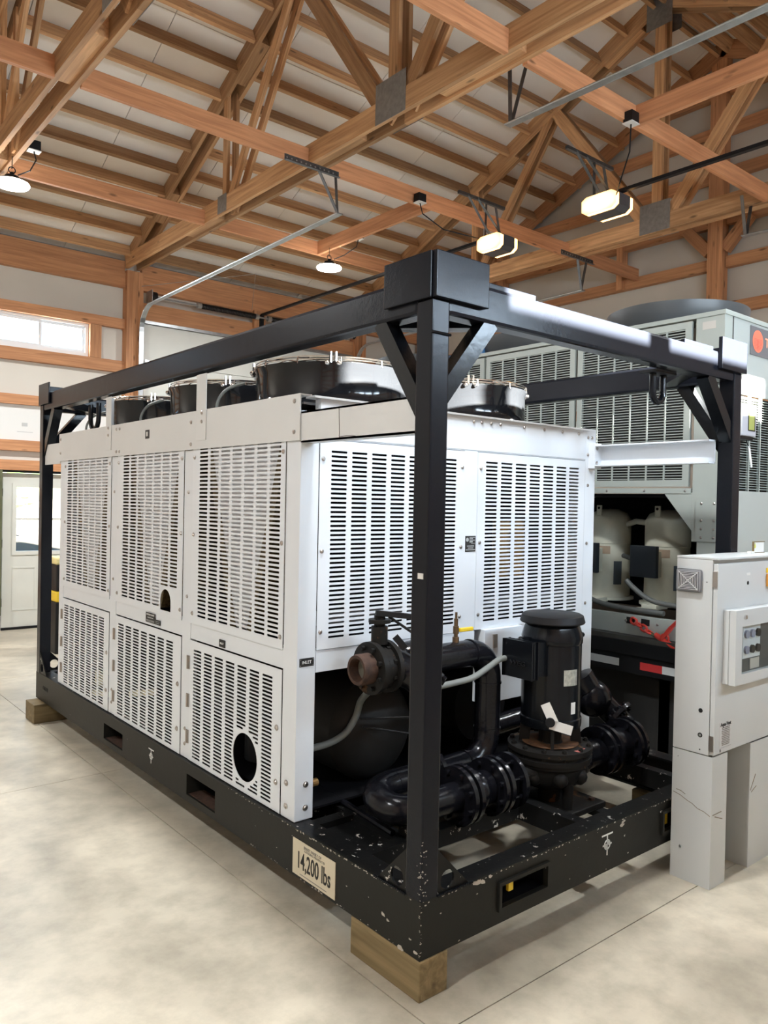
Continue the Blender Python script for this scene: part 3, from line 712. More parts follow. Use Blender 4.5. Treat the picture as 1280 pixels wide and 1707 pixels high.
# posts, blocks, rails
for ix, x in enumerate((0, LX)):
    for iy, y in enumerate((0, LY)):
        dx = 1 if ix == 0 else -1; dy = 1 if iy == 0 else -1
        X = lambda u: x+dx*u
        Y = lambda u: y+dy*u
        def bx(nm, u0, u1, v0, v1, z0, z1, m, bev=0):
            xa, xb_ = sorted((X(u0), X(u1))); ya, yb = sorted((Y(v0), Y(v1)))
            return B().box(xa, xb_, ya, yb, z0, z1, bev).build(nm, m, fr)
        bx('post', .0005, .082, .0005, .082, ZB1 if False else .30, ZT0, BLKP, .006)
        # corner block: two plates wrapped round the corner, and a cap
        bx('corner_block', -.004, .254, -.022, 0, ZT0, ZT1, BLKP, .003)
        bx('corner_block', -.012, 0, .0, .25, ZT0, ZT1, BLKP, .003)
        if (ix, iy) == (0, 0): bx('corner_block_cap', .0, .254, .0, .25, ZR1, ZT1, BLKP, .003)
        # braces
        f = .085
        B().bar((X(.04), Y(.06), 2.03), (X(.04), Y(.30), ZR0+.01), .062, .062).build('corner_brace', BLK, fr)
        B().bar((X(.06), Y(.04), 2.08), (X(.31), Y(.04), ZR0+.01), .062, .062).build('corner_brace', BLK, fr)
        B().bar((X(.05), Y(.42), ZR0+.03), (X(.42), Y(.05), ZR0+.03), .075, .05).build('corner_brace', BLK, fr)
        # foot gussets with a hole
        def gus(ax):
            N = 14; hc, hz, hr = .130, ZB1+.045, .034
            poly = [(.078, ZB1-.02), (.245, ZB1-.02), (.245, ZB1-.005), (.078, ZB1+.165)]
            b = B(); vs = []
            outer = poly; inner = [(hc+hr*math.cos(2*PI*k/N), hz+hr*math.sin(2*PI*k/N)) for k in range(N)]
            V = [Vector(p) for p in outer]+[Vector(p) for p in inner]
            E_ = [(i, (i+1) % 4) for i in range(4)]+[(4+i, 4+(i+1) % N) for i in range(N)]
            v2, _, f2, o2 = delaunay_2d_cdt(V, E_, [], 1, 1e-6)[:4]; f2 = [f for f in f2 if not all(o2[i] and o2[i][0] >= 4 for i in f)]
            def P3(v, t):
                return (X(v[0]), Y(t), v[1]) if ax == 'x' else (X(t), Y(v[0]), v[1])
            A = [b.b.verts.new(P3(v, .004)) for v in v2]; C = [b.b.verts.new(P3(v, .012)) for v in v2]; cnt = {}
            for ff in f2:
                b.b.faces.new([A[i] for i in ff]); b.b.faces.new([C[i] for i in reversed(ff)])
                for i in range(len(ff)):
                    k = tuple(sorted((ff[i], ff[(i+1) % len(ff)]))); cnt[k] = cnt.get(k, 0)+1
            for (i, j), nn in cnt.items():
                if nn == 1: b.b.faces.new((A[i], A[j], C[j], C[i]))
            b.build('foot_gusset', BASET, fr)
        gus('x'); gus('y')
for x0, x1 in ((.004, .088), (LX-.088, LX-.004)):
    b = B().box(x0, x1, .08, LY-.08, ZR0, ZR1, .014); b.build('top_rail', BLKP, fr)
for y0, y1 in ((.002, .086), (LY-.086, LY-.002)):
    B().box(.08, LX-.08, y0, y1, ZR0, ZR1, .014).build('top_rail', BLKP, fr)
# weld beads
for (p, q) in (((.083, -.002, ZB1+.001), (.25, -.002, ZB1+.001)), ((-.001, .083, ZB1+.001), (-.001, .25, ZB1+.001)), ((.0, -.001, 2.30), (.083, -.001, 2.30))):
    b = B(); p, q = Vector(p), Vector(q)
    for k in range(18): b.sph(p+(q-p)*(k/17), .006, seg=6)
    b.build('weld_bead', BLK, fr, True)
# shackle eyes under the front and rear rails
for (cx, cy, ax) in ((1.60, .12, 0), (.60, LY-.12, 0), (1.60, LY-.12, 0)):
    pts = [(cx-.045, cy, ZR0), (cx-.045, cy, ZR0-.10)]+arc((cx, cy, ZR0-.10), .045, PI, 2*PI, 8, (1, 0, 0), (0, 0, 1))+[(cx+.045, cy, ZR0)]
    B().tube(pts, .017, 10).build('lifting_eye', BLK, fr, True)
    B().box(cx-.09, cx+.09, cy-.045, cy+.045, ZR0-.012, ZR0-.0005).build('eye_plate', BLKM, fr)
pts = [(.13, 3.70, ZR0), (.13, 3.70, ZR0-.10)]+arc((.13, 3.62, ZR0-.10), .08, 0, -PI, 8, (0, 1, 0), (0, 0, 1))+[(.13, 3.54, ZR0)]
B().tube(pts, .017, 10).build('lifting_eye', BLK, fr, True)
# deck members in the open pump bay and under the chiller
for y in (.45, .80, 1.25, 2.2, 3.2, 4.1):
    if y == .45: B().box(.10, 1.0, y-.03, y+.03, ZB1-.09, ZB1-.015).build('cross_member', BASET, fr)
    else: B().box(.10, LX-.10, y-.03, y+.03, ZB1-.12, ZB1-.013).build('cross_member', BASET, fr)
for x in (.33, 1.065, 1.95):
    B().box(x-.03, x+.03, .10 if x > .5 else .48, LY-.10, ZB1-.11, ZB1-.016).build('stringer', BASET, fr)
B().box(.012, .30, .10 if False else .48, .82, ZB1-.05, ZB1-.04).build('deck_plate', BASET, fr)
B().box(.10, 2.1, .86, LY-.12, ZB0+.03, ZB0+.04).build('belly_pan', BLKD, fr)
B().tube([(.30, .50, ZB1-.005), (.33, .85, ZB1-.002), (.36, 1.3, ZB1+.0)], .014, 8).build('drain_pipe', PIPE, fr, True)
# weight sign
sg = B().box(-.0035, -.0005, .489, .790, .157, .305).build('weight_sign', LABT, fr, label='tan plate reading 14,200 lbs')
text('14,200 lbs', .098, INK, sg, (-.0042, .638, .222), '-x', .60, bold=.0012)
text('SMART FAMILY OF', .017, INKG, sg, (-.0042, .645, .287), '-x', .9); text('COOLING PRODUCTS', .013, INKG, sg, (-.0042, .632, .274), '-x', 1.1)
B().box(-.0042, -.0036, .545, .735, .1665, .1705).build('print_line', INKG, sg)
# centre-of-gravity marks
def cog(face, a, z, s=1.0):
    b = B(); 
    def bb(a0, a1, z0, z1):
        if face == 'x': b.box(-.0012, -.0004, a0, a1, z0, z1)
        else: b.box(a0, a1, -.0012, -.0004, z0, z1)
    bb(a-.035*s, a+.035*s, z+.030*s, z+.036*s); bb(a-.003*s, a+.003*s, z-.045*s, z+.030*s); bb(a-.028*s, a+.028*s, z-.008*s, z-.002*s)
    for k in range(28):
        t0, t1 = 2*PI*k/28, 2*PI*(k+1)/28
        for (r0, r1) in ((.014, .020),):
            q = [(a+r0*s*math.cos(t0), z-.005*s+r0*s*math.sin(t0)), (a+r1*s*math.cos(t0), z-.005*s+r1*s*math.sin(t0)), (a+r1*s*math.cos(t1), z-.005*s+r1*s*math.sin(t1)), (a+r0*s*math.cos(t1), z-.005*s+r0*s*math.sin(t1))]
            b.prism(q, 'x' if face == 'x' else 'y', -.0012, -.0004)
    for (c0, c1) in ((0, PI/2), (PI, 1.5*PI)):
        q = [(a, z-.005*s)]+[(a+.017*s*math.cos(c0+(c1-c0)*k/6), z-.005*s+.017*s*math.sin(c0+(c1-c0)*k/6)) for k in range(7)]
        b.prism(q, 'x' if face == 'x' else 'y', -.0012, -.0004)
    b.build('centre_mark', WINK, fr, label='white centre of gravity mark')
cog('x', 2.255, .262, 1.0); cog('y', 1.09, .265, 1.15)
text('OM1-04', .045, BLKM, fr, (-.001, 4.22, .25), '-x', .8)
B().box(-.0012, -.0003, .020, .048, 1.455, 1.475).build('paper_sticker', LABW, fr)
# paint chips: irregular flakes along the bottom edges
def flakes(nm, pts, m):
    b = B()
    for (face, a, z, r) in pts:
        k = random.randint(5, 8); poly = []
        for i in range(k):
            t = 2*PI*i/k; rr = r*random.uniform(.45, 1.1); poly.append((a+rr*math.cos(t)*1.3, z+rr*math.sin(t)*.7))
        b.prism(poly, 'x' if face == 'x' else 'y', -.0009, -.0003)
    o = b.build(nm, m, fr, kind='stuff')
flk = []
for k in range(60): flk.append(('x', random.uniform(.02, 1.2), random.choice((.147, .150, .341, .338, random.uniform(.15, .34))), random.uniform(.0015, .005)))
for k in range(40): flk.append(('y', random.uniform(.01, 1.5), random.choice((.342, .340, .338, random.uniform(.15, .34))), random.uniform(.0015, .005)))
for (a, z, r) in ((.20, .225, .012), (.17, .215, .008), (.10, .148, .016), (.02, .165, .010), (.60, .150, .006), (.05, .20, .006)): flk.append(('x', a, z, r))
for (a, z, r) in ((.28, .333, .020), (.31, .328, .016), (.35, .337, .010), (1.20, .318, .014), (1.21, .330, .012), (1.52, .30, .014), (.20, .342, .006)): flk.append(('y', a, z, r))
for k in range(34): flk.append((random.choice('xy'), random.uniform(.001, .005), random.choice((random.uniform(.15, .34), random.uniform(.34, .56))), random.uniform(.0008, .004)))
for k in range(60): flk.append(('y', random.uniform(.1, 2.1), random.uniform(.338, .344), random.uniform(.0015, .006)))
for k in range(60): flk.append(('x', random.uniform(.1, 1.4), random.uniform(.338, .344), random.uniform(.0015, .006)))
for k in range(30): flk.append((random.choice('xy'), random.uniform(.004, .03), random.uniform(.33, .52), random.uniform(.0015, .005)))
flakes('paint_chips', flk, mat('bare primer', (.42, .38, .33), .6))

# timbers under the corners
def timber(lab, x0, x1, y0, y1, h=.141):
    L = (x1-x0) > (y1-y0)
    if L: o = beam('timber_block', (x0, (y0+y1)/2, h/2), (x1, (y0+y1)/2, h/2), y1-y0, h, WDT)
    else: o = beam('timber_block', ((x0+x1)/2, y0, h/2), ((x0+x1)/2, y1, h/2), x1-x0, h, WDT)
    bv = o.modifiers.new('edge', 'BEVEL'); bv.width = .004; bv.segments = 2
    tag(o, lab, 'timber', 'timber blocks under the frame corners'); return o
tb = timber('squared timber block under the nearest corner of the black frame', -.002, .132, -.004, .386)
b = B(); b.tube([(.065, -.0055, .075), (.10, -.0055, .088), (.125, -.0055, .097)], .0012, 5); b.sph((.065, -.006, .075), .006, seg=8); b.build('nail', STEEL, tb)
timber('squared timber block under the far left corner of the frame', -.085, .16, 4.20, 4.42)
timber('squared timber block under the right corner behind the grey cabinet', 2.06, 2.195, .12, .50)
timber('squared timber block under the rear right corner of the frame', 2.0, 2.25, 4.10, 4.35)

# ================================================================== WHITE CHILLER
CX0, CX1, CY0, CY1, CZ0, CZ1 = .02, 2.10, .82, 3.995, .347, 2.170
ch = thing('chiller', 'white air cooled chiller with slotted grilles and black fans inside the lifting frame', 'chiller', (CX0, CY0, CZ0))
yp = [(.82, .93), (1.832, 1.931), (2.877, 2.979), (3.90, 3.995)]
WCS = mat('white panel', (.67, .705, .745), .28, var=.01, vscale=2)
# posts
B().box(CX0, CX0+.095, CY0, CY0+.11, CZ0, 2.10, .004).build('corner_post', WHT, ch)
B().box(CX0, CX0+.095, CY1-.095, CY1, CZ0, 2.10, .004).build('corner_post', WHT, ch)
B().box(2.00, CX1, CY0, CY0+.11, CZ0, CZ1, .004).build('corner_post', WHT, ch)
B().box(2.00, CX1, CY1-.10, CY1, CZ0, CZ1, .004).build('corner_post', WHT, ch)
for a, c in yp[1:3]:
    B().box(CX0+.002, CX0+.04, a, c, CZ0+.002, 1.97).build('side_post', WHT, ch)
    B().box(2.05, CX1, a, c, CZ0+.002, 1.97).build('side_post', WHT, ch)
bays = [(.932, 1.830), (1.933, 2.875), (2.981, 3.898)]
up_g = [(.972, 1.752), (2.0, 2.78), (3.045, 3.83)]
lo_g = [(1.010, 1.785), (2.035, 2.825), (3.07, 3.86)]
BOLT = B().lathe([(0, -.007), (.006, -.007), (.008, -.004), (.011, -.003), (.011, 0)], (0, 0, 0), 'x', 10).mesh('bolt', True); BOLT.materials.append(STEEL)
BOLTY = BOLT.copy(); BOLTY.transform(Matrix.Rotation(PI/2, 4, 'Z'))
def bolt(parent, p, face='x', s=1):
    o = link('bolt', BOLT if face == 'x' else BOLTY, None, parent, p); o.scale = (s, s, s); return o
for k, (a, c) in enumerate(bays):
    # mid rail
    B().box(CX0+.003, CX0+.04, a, c, .985, 1.075).build('mid_rail', WHT, ch)
    g = up_g[k]; h = lo_g[k]
    pu = slotted('upper_grille', a+.003, c-.003, 1.066, 1.995, '-x', CX0-.002, (g[0], g[1], 1.108, 1.977), 7, 43, WCS, ch,
                 arch=(2.142, 1.092, 1.212, .068) if k == 1 else None)
    for yy in (a+.022, c-.022):
        for z in (1.12, 1.53, 1.93): bolt(pu, (CX0-.002, yy, z))
    pl = slotted('lower_door', a+.003, c-.003, .350, .978, '-x', CX0-.002, (h[0], h[1], .372, .935), 7, 32, WCS, ch,
                 hole=(1.243, .515, .112) if k == 0 else None, swd=.76, sh=.60)
    for z in (.48, .72): bolt(pl, (CX0-.002, a+.035, z), s=1.2)
    for z in (.47, .66, .86):
        hg = B(); hg.box(CX0-.007, CX0-.002, c-.005, c+.028, z-.035, z+.035, .002); hg.cyl((CX0-.009, c+.012, z-.035), (CX0-.009, c+.012, z+.035), .005, seg=8)
        hg.build('hinge', STEEL, ch)
    # right side plain panels
    B().box(2.06, 2.075, a, c, CZ0, 1.97).build('side_panel', WHT, ch); B().box(2.05, 2.059, a, c, CZ0, 1.97).build('shade_liner', BLKD, ch)  # black layer over the white panel puts interior shade into the colour
for yy in (1.88, 2.93):
    for z in (.42, .50, 1.2, 1.75): bolt(ch, (CX0+.002, yy, z), s=.9)
# corner post bolts
for (y, z) in ((.885, .40), (.885, .50)): bolt(ch, (CX0, y, z), s=1.2)
for (x, z) in ((CX0+.055, .40), (CX0+.055, .50)): bolt(ch, (x, CY0, z), 'y', 1.2)
# fascia
b = B().box(CX0-.010, CX0-.004, .818, 4.005, 1.972, CZ1); b.box(CX0-.004, CX0+.05, .818, 4.005, CZ1-.006, CZ1)
b.build('side_fascia', WHTB, ch)
for (y, z) in ((.86, 2.14), (.86, 2.01), (1.84, 2.115), (1.84, 2.0), (2.83, 2.14), (2.88, 2.14), (2.83, 2.0), (2.88, 2.0), (3.97, 2.13), (3.97, 2.03)): bolt(ch, (CX0-.010, y, z), s=.95)
for (y0, y1) in ((1.668, 1.775), (2.965, 3.055)):
    h = B().box(CX0-.0145, CX0-.0105, y0, y1, 2.015, 2.352); h.box(CX0-.0105, CX0+.035, y1-.004, y1, 2.10, 2.352)
    hb = h.build('hanger_bracket', WHTB, ch)
    for z in (2.11, 2.155): bolt(hb, (CX0-.0145, y0+.045, z), s=.9)
# square emblem, nameplates
e = B().box(CX0-.0115, CX0-.0102, 2.375, 2.432, 2.058, 2.108).build('square_badge', INK, ch, label='small black square badge')
text('81', .036, LABW, e, (CX0-.0121, 2.402, 2.083), '-x', .9, bold=.001)
p1 = B().box(CX0-.0022, CX0-.0004, 2.275, 2.405, 1.0, 1.056).build('data_plate', INK, ch, label='black data plate with white print')
B().box(CX0-.0022, CX0-.0004, 2.205, 2.2745, 1.0, 1.028).build('data_plate', INK, ch)
WL = mat('worn white print', (.36, .37, .37), .6)
for (a, c, z0, z1) in ((2.335, 2.395, 1.041, 1.050), (2.285, 2.330, 1.041, 1.050), (2.30, 2.38, 1.026, 1.031), (2.285, 2.395, 1.012, 1.0145), (2.285, 2.395, 1.006, 1.0085), (2.215, 2.265, 1.018, 1.0205), (2.215, 2.265, 1.008, 1.0105)): B().box(CX0-.0028, CX0-.0022, a, c, z0, z1).build('print_line', WL, p1)
p2 = B().box(CX0-.0012, CX0+.003, 1.455, 1.512, .992, 1.028).build('name_plate', INK, ch, label='small black plate')
text('INLET', .014, WINK, p2, (CX0-.0016, 1.483, 1.010), '-x')
p3 = B().box(.032, .105, CY0-.0022, CY0-.0002, 1.008, 1.044).build('name_plate', INK, ch, label='black INLET plate')
text('INLET', .019, WINK, p3, (.068, CY0-.0027, 1.026), '-y')
for x in (.037, .100):
    for z in (1.013, 1.039): B().cyl((x, CY0-.0035, z), (x, CY0-.002, z), .002, seg=8).build('rivet', STEEL, p3)
# front face
B().box(CX0+.097, 2.0, CY0+.004, CY0+.05, 1.985, 2.02).build('top_rail', WHT, ch)
B().box(CX0+.097, 2.0, CY0-.002, CY0+.04, 1.990, 2.158, .002).build('front_fascia', WHT, ch)
B().box(CX0+.06, 2.03, CY0-.010, CY0+.06, 2.158, 2.168, .001).build('fascia_lip', WHT, ch)
for x in (1.06, 1.12, 1.19, 1.26, 1.45, 1.62, 1.78, 1.93): bolt(ch, (x, CY0-.002, 2.135), 'y', .85)
for (x, z) in ((2.025, 2.12), (2.06, 2.12), (2.025, 2.02), (2.06, 2.02), (2.03, 1.84), (2.03, 1.50), (2.03, 1.15)): bolt(ch, (x, CY0-.0, z), 'y', .9)
gl = slotted('front_grille', .118, 1.003, 1.073, 1.982, '-y', CY0-.002, (.178, .945, 1.118, 1.938), 7, 41, WCS, ch, sh=.49, swd=.77)
gr2 = slotted('front_grille', 1.099, 1.998, 1.073, 1.982, '-y', CY0-.002, (1.158, 1.94, 1.112, 1.938), 7, 41, WCS, ch, sh=.49, swd=.77)
for x in (.135, .985):
    for z in (1.15, 1.50, 1.90): bolt(gl, (x, CY0-.002, z), 'y', .9)
for x in (1.12,):
    for z in (1.15, 1.52, 1.90): bolt(gr2, (x, CY0-.002, z), 'y', .9)
B().box(1.004, 1.098, CY0, CY0+.03, 1.073, 1.985).build('centre_strip', WCS, ch)
p4 = B().box(1.018, 1.092, CY0-.0016, CY0-.0002, 1.475, 1.555).build('data_plate', INK, ch, label='black certification plate')
for (a, c, z0, z1) in ((1.048, 1.088, 1.546, 1.5495), (1.048, 1.072, 1.539, 1.543), (1.048, 1.086, 1.532, 1.535), (1.048, 1.070, 1.522, 1.529), (1.060, 1.088, 1.516, 1.518), (1.030, 1.080, 1.502, 1.506), (1.036, 1.076, 1.492, 1.496), (1.022, 1.088, 1.483, 1.4865)): B().box(a, c, CY0-.0022, CY0-.0016, z0, z1).build('print_line', WL, p4)
B().cyl((1.032, CY0-.0022, 1.536), (1.032, CY0-.0016, 1.536), .010, seg=20).build('print_emblem', WL, p4)
B().box(CX0+.097, 1.10, CY0+.001, CY0+.05, .975, 1.070, .002).build('lower_rail', WHT, ch)
B().box(1.145, 1.44, CY0-.03, CY0+.05, .69, 1.072, .003).build('electrical_box', WHT, ch)
B().box(1.205, 1.235, CY0-.038, CY0-.03, .975, 1.045, .001).build('hinge', STEEL, ch)
B().box(1.44, 2.0, CY0+.01, CY0+.03, 1.0, 1.072).build('lower_rail', WHT, ch)
# angle arms from chiller to the frame posts
for (x0, x1, sgn) in ((CX0-.002, .02+.006, 1), (2.094, 2.102, -1)):
    b = B(); z0, z1 = (1.962, 2.093) if sgn > 0 else (1.952, 2.075)
    b.box(x0, x1, .084, CY0-.001 if sgn > 0 else CY0+.03, z0, z1)
    b.box(min(x0, x0+sgn*.06), max(x1, x1+sgn*.06) if sgn > 0 else x1, .084, CY0-.001, z1-.008, z1); b.box(min(x0, x0+sgn*.06), max(x1, x1+sgn*.06) if sgn > 0 else x1, .084, CY0-.001, z0, z0+.008)
    b.build('mounting_arm', WHTB if sgn > 0 else WHT, ch, label='cream painted channel arm' if sgn > 0 else 'white channel arm')
B().box(2.03, 2.094, CY0-.045, CY0-.0005, 1.94, 2.085).build('arm_bracket', WHT, ch)
for z in (1.97, 2.055): bolt(ch, (2.05, CY0-.045, z), 'y', 1)
B().box(CX0-.002, .026, 4.005, 4.37, 1.955, 2.108).build('mounting_arm', WHTB, ch)
# stains on the cream arm
B().tube([(CX0-.0028, .55, 2.085), (CX0-.0028, .548, 2.04), (CX0-.0028, .545, 1.99), (CX0-.0028, .546, 1.967)], .0012, 4).build('rust_streak', RUST, ch)
B().tube([(CX0-.0028, .545, 1.972), (CX0-.0028, .50, 1.974), (CX0-.0028, .44, 1.970)], .0012, 4).build('rust_streak', RUST, ch)
# top deck, back, floor
B().box(CX0+.05, 2.05, CY0+.06, CY1-.02, 2.135, 2.145).build('top_deck', GALV, ch)
B().box(CX0+.1, 2.0, CY1-.02, CY1, CZ0, 2.13).build('back_panel', WHT, ch)
B().box(2.05, CX1, .82, CY1, 1.972, CZ1).build('side_fascia', WHT, ch)
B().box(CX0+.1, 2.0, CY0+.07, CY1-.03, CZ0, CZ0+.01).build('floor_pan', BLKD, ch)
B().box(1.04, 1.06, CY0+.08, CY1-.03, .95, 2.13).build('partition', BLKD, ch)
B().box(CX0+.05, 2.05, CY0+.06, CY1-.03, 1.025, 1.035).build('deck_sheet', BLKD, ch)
# V coils behind the side grilles
for k, (a, c) in enumerate(bays):
    ap = (1.365, 2.385, 3.44)[k]; dw = .35
    B().prism([(ap-.05, 1.10), (ap+.05, 1.10), (ap+dw, 2.05), (ap-dw, 2.05)], 'x', .058, .062).build('coil_end_sheet', SHEET, ch)
    for s in (-1, 1):
        B().prism([(ap+s*.05, 1.09), (ap+s*.105, 1.09), (ap+s*(dw+.055), 2.05), (ap+s*dw, 2.05)], 'x', .056, 1.0).build('condenser_coil', COIL, ch)
B().box(.12, 1.04, .935, .942, 1.04, 2.12).build('dark_backing', BLKD, ch)  # black sheet added so the space behind the grille looks shaded
B().box(.14, 1.95, CY0+.07, CY0+.09, 1.165, 1.225).build('inner_rail', mat('grey steel', (.25, .26, .28), .4), ch)
for x in (1.62, 1.75): B().cyl((x, CY0+.3, 1.3), (x, CY0+.3, 1.62), .05).build('filter_drier', mat('brass copper', (.45, .25, .08), .4, .5), ch)
# lower compartment machinery
b = B().cyl((.60, 1.02, .60), (.60, 3.7, .60), .245, seg=40); 
b.build('evaporator_barrel', mat('barrel insulation', (.016, .015, .014), .6, spec=.25), ch, True)
B().lathe([(0, -.09), (.10, -.08), (.19, -.045), (.245, 0), (.25, .02)], (.60, 1.02, .60), 'y', 40).build('barrel_head', mat('barrel insulation', (.008, .008, .008), .75), ch, True)
for y in (1.5, 2.3, 3.2):
    B().cyl((.28, y, .40), (.28, y, .72), .10, seg=24).build('compressor', BLKM, ch, True)
CT = mat('cream tie', (.75, .70, .52), .5)
B().box(.04, .07, 3.12, 3.28, .47, .56, .004).build('pipe_strap', CT, ch); B().bar((.05, 3.08, .43), (.05, 3.36, .40), .03, .03).build('pipe_strap', CT, ch); B().bar((.05, 2.68, .52), (.05, 2.33, .60), .03, .035).build('pipe_strap', CT, ch)
B().cyl((1.35, 1.0, .62), (1.35, 3.6, .62), .20, seg=32).build('receiver', BLKM, ch, True)
# fans: flared black shroud, wire guard, clips, blades
def fan(x, y, proto=None):
    r = .395; z0 = 2.146; z1 = 2.375
    f = B().lathe([(r+.035, z0), (r+.035, z0+.012), (r+.008, z0+.04), (r, z0+.08), (r-.002, z1-.03), (r+.012, z1-.004), (r+.012, z1), (r-.006, z1), (r-.010, z1-.04), (r-.012, z0+.02)], (x, y, 0), 'z', 64).build('fan', FANB, ch, True, loc=(x, y, z0))
    g = B()
    for (rr, zz) in ((r+.006, z1+.012), (r+.002, z1+.026), (r-.05, z1+.034), (r-.11, z1+.038), (r-.17, z1+.04), (r-.23, z1+.042), (r-.29, z1+.043)):
        g.tube([(x+rr*math.cos(2*PI*k/40), y+rr*math.sin(2*PI*k/40), zz) for k in range(40)], .0033, 5, True)
    for k in range(12):
        a = 2*PI*k/12; c, s_ = math.cos(a), math.sin(a)
        g.tube([(x+(r+.012)*c, y+(r+.012)*s_, z1-.01), (x+(r+.008)*c, y+(r+.008)*s_, z1+.02), (x+(r-.10)*c, y+(r-.10)*s_, z1+.041), (x+.08*c, y+.08*s_, z1+.046)], .0035, 5)
    g.build('wire_guard', CHR, f, True, loc=(x, y, z1))
    for k in range(4):
        c = B(); a = -2.19+k*PI/2
        for da in (-.03, .03):
            px, py = x+(r+.012)*math.cos(a+da), y+(r+.012)*math.sin(a+da)
            c.bar((px, py, z1-.005), (px, py, z1+.045), .012, .006, (1, 0, 0)); c.sph((x+(r+.018)*math.cos(a+da*2.2), y+(r+.018)*math.sin(a+da*2.2), z1-.008), .013, seg=10)
        c.build('guard_clip', CHR, f, True, loc=(x, y, z1))
    b = B().cyl((x, y, z0+.03), (x, y, z1-.01), .085, seg=24); b.build('fan_motor', BLKM, f, True, loc=(x, y, z0))
    for k in range(5):
        a = 2*PI*k/5; u = Vector((math.cos(a), math.sin(a), 0)); v = Vector((-math.sin(a), math.cos(a), 0)); C = Vector((x, y, z0+.13))
        bb = B(); P_ = [C+u*.08-v*.05+Vector((0, 0, .03)), C+u*.08+v*.05-Vector((0, 0, .03)), C+u*.36+v*.12-Vector((0, 0, .035)), C+u*.36-v*.08+Vector((0, 0, .035))]
        lo = [bb.b.verts.new(p) for p in P_]; hi = [bb.b.verts.new(p+Vector((0, 0, .006))) for p in P_]
        bb.b.faces.new(lo); bb.b.faces.new(hi[::-1])
        for i in range(4): bb.b.faces.new((lo[i], hi[i], hi[(i+1) % 4], lo[(i+1) % 4]))
        bb.build('fan_blade', BLKM, f, loc=(x, y, z0))
    return f
f0 = fan(.575, 1.375); kids = [c for c in bpy.data.objects if c.parent == f0]
for (x, y) in ((.575, 2.40), (.575, 3.44), (1.50, 1.375), (1.50, 2.40), (1.50, 3.44)):
    c = dup(f0, (x, y, WLOC[f0].z), ch)
    for kd in kids: dup(kd, WLOC[kd]+Vector((x-.575, y-1.375, 0)), c)
# grey whips of conduit to the fans
for (x, y) in ((.20, 1.92), (.20, 2.96), (.20, 3.98)):
    B().tube(smooth([(x, y, 2.15), (x-.01, y-.02, 2.24), (x+.02, y-.07, 2.31), (x+.09, y-.14, 2.345)]), .0085, 8).build('fan_conduit', COND, ch, True)
# dark round bits behind the far end
B().box(.16, .20, 4.0, 4.03, 1.76, 1.94).build('disconnect_switch', BLKM, ch)
B().tube([(.18, 4.02, 1.76), (.16, 4.05, 1.66), (.06, 4.06, 1.58), (.12, 4.01, 1.53)], .008, 6).build('switch_cable', BLKM, ch, True)

# ================================================================== PIPEWORK
pw = thing('pipework', 'black enamelled water pipe loop with inlet valve in front of the chiller', 'pipes', (.65, .62, .36))
R_ = .062
def flange(b, c, ax, r=.108, t=.022, bolts=8, br=.088):
    c = Vector(c); d = Vector({'x': (1, 0, 0), 'y': (0, 1, 0), 'z': (0, 0, 1)}[ax]) if isinstance(ax, str) else Vector(ax)
    b.cyl(c-d*t/2, c+d*t/2, r, seg=36)
    u = d.orthogonal().normalized(); v = d.cross(u)
    for k in range(bolts):
        a = 2*PI*(k+.5)/bolts; p = c+u*br*math.cos(a)+v*br*math.sin(a)
        b.cyl(p-d*(t/2+.016), p+d*(t/2+.016), .011, seg=6)
zh = 1.013; yh = .62
# header: valve -> right elbow down -> back to the lower loop
pts = [(.36, yh, zh), (.62, yh, zh), (.86, yh, zh)]+arc((.86, yh, zh-.13), .13, PI/2, 0, 8, (1, 0, 0), (0, 0, 1))[1:]+[(.99, yh, .80), (.99, yh, .64)]+arc((.86, yh, .62), .13, 0, -PI/2, 8, (1, 0, 0), (0, 0, 1))[1:]+[(.70, yh+.0, .49), (.40, yh, .49)]
B().tube(pts, R_, 24).build('header_pipe', PIPE, pw, True)
b = B()
for c, ax in (((.86, yh, zh), 'x'), ((.62, yh, zh), 'x'), ((.99, yh, .86), 'z'), ((.99, yh, .64), 'z'), ((.84, yh, .49), 'x')):
    d = Vector({'x': (1, 0, 0), 'z': (0, 0, 1)}[ax]); b.cyl(Vector(c)-d*.004, Vector(c)+d*.004, R_+.004, seg=28)
b.build('weld_ring', PIPE, pw, True)
b = B(); flange(b, (.63, yh, .49), 'x', .105); b.build('flange', PIPE, pw, True)
pts = [(.40, yh, .49)]+arc((.34, yh-.095, .49), .095, PI/2, PI, 4, (1, 0, 0), (0, 1, 0))
pts = smooth([(.44, yh, .49), (.36, yh, .488), (.30, yh-.02, .482), (.268, yh-.06, .472), (.268, yh-.13, .460), (.30, yh-.172, .453), (.36, yh-.19, .45), (.44, yh-.19, .45), (.62, .43, .45)], 4)
B().tube(pts, R_, 24).build('return_bend', PIPE, pw, True)
b = B(); flange(b, (.60, .43, .45), 'x', .128, br=.105); flange(b, (.64, .43, .45), 'x', .128, br=.105); b.cyl((.64, .43, .45), (.78, .43, .45), .075, seg=28); b.sph((.71, .43, .45), .088, (.8, 1, 1), 24)
b.build('check_valve', PIPE, pw, True)
b = B(); flange(b, (.795, .43, .45), 'x', .128, br=.105); flange(b, (.835, .43, .45), 'x', .128, br=.105); b.cyl((.83, .43, .45), (.93, .43, .45), .07, seg=24); flange(b, (.925, .43, .45), 'x', .128, br=.105)
for k in range(8):
    a = 2*PI*(k+.5)/8; b.cyl((.79, .43+.105*math.cos(a), .45+.105*math.sin(a)), (.96, .43+.105*math.cos(a), .45+.105*math.sin(a)), .007, seg=8)
b.build('expansion_joint', PIPE, pw, True)
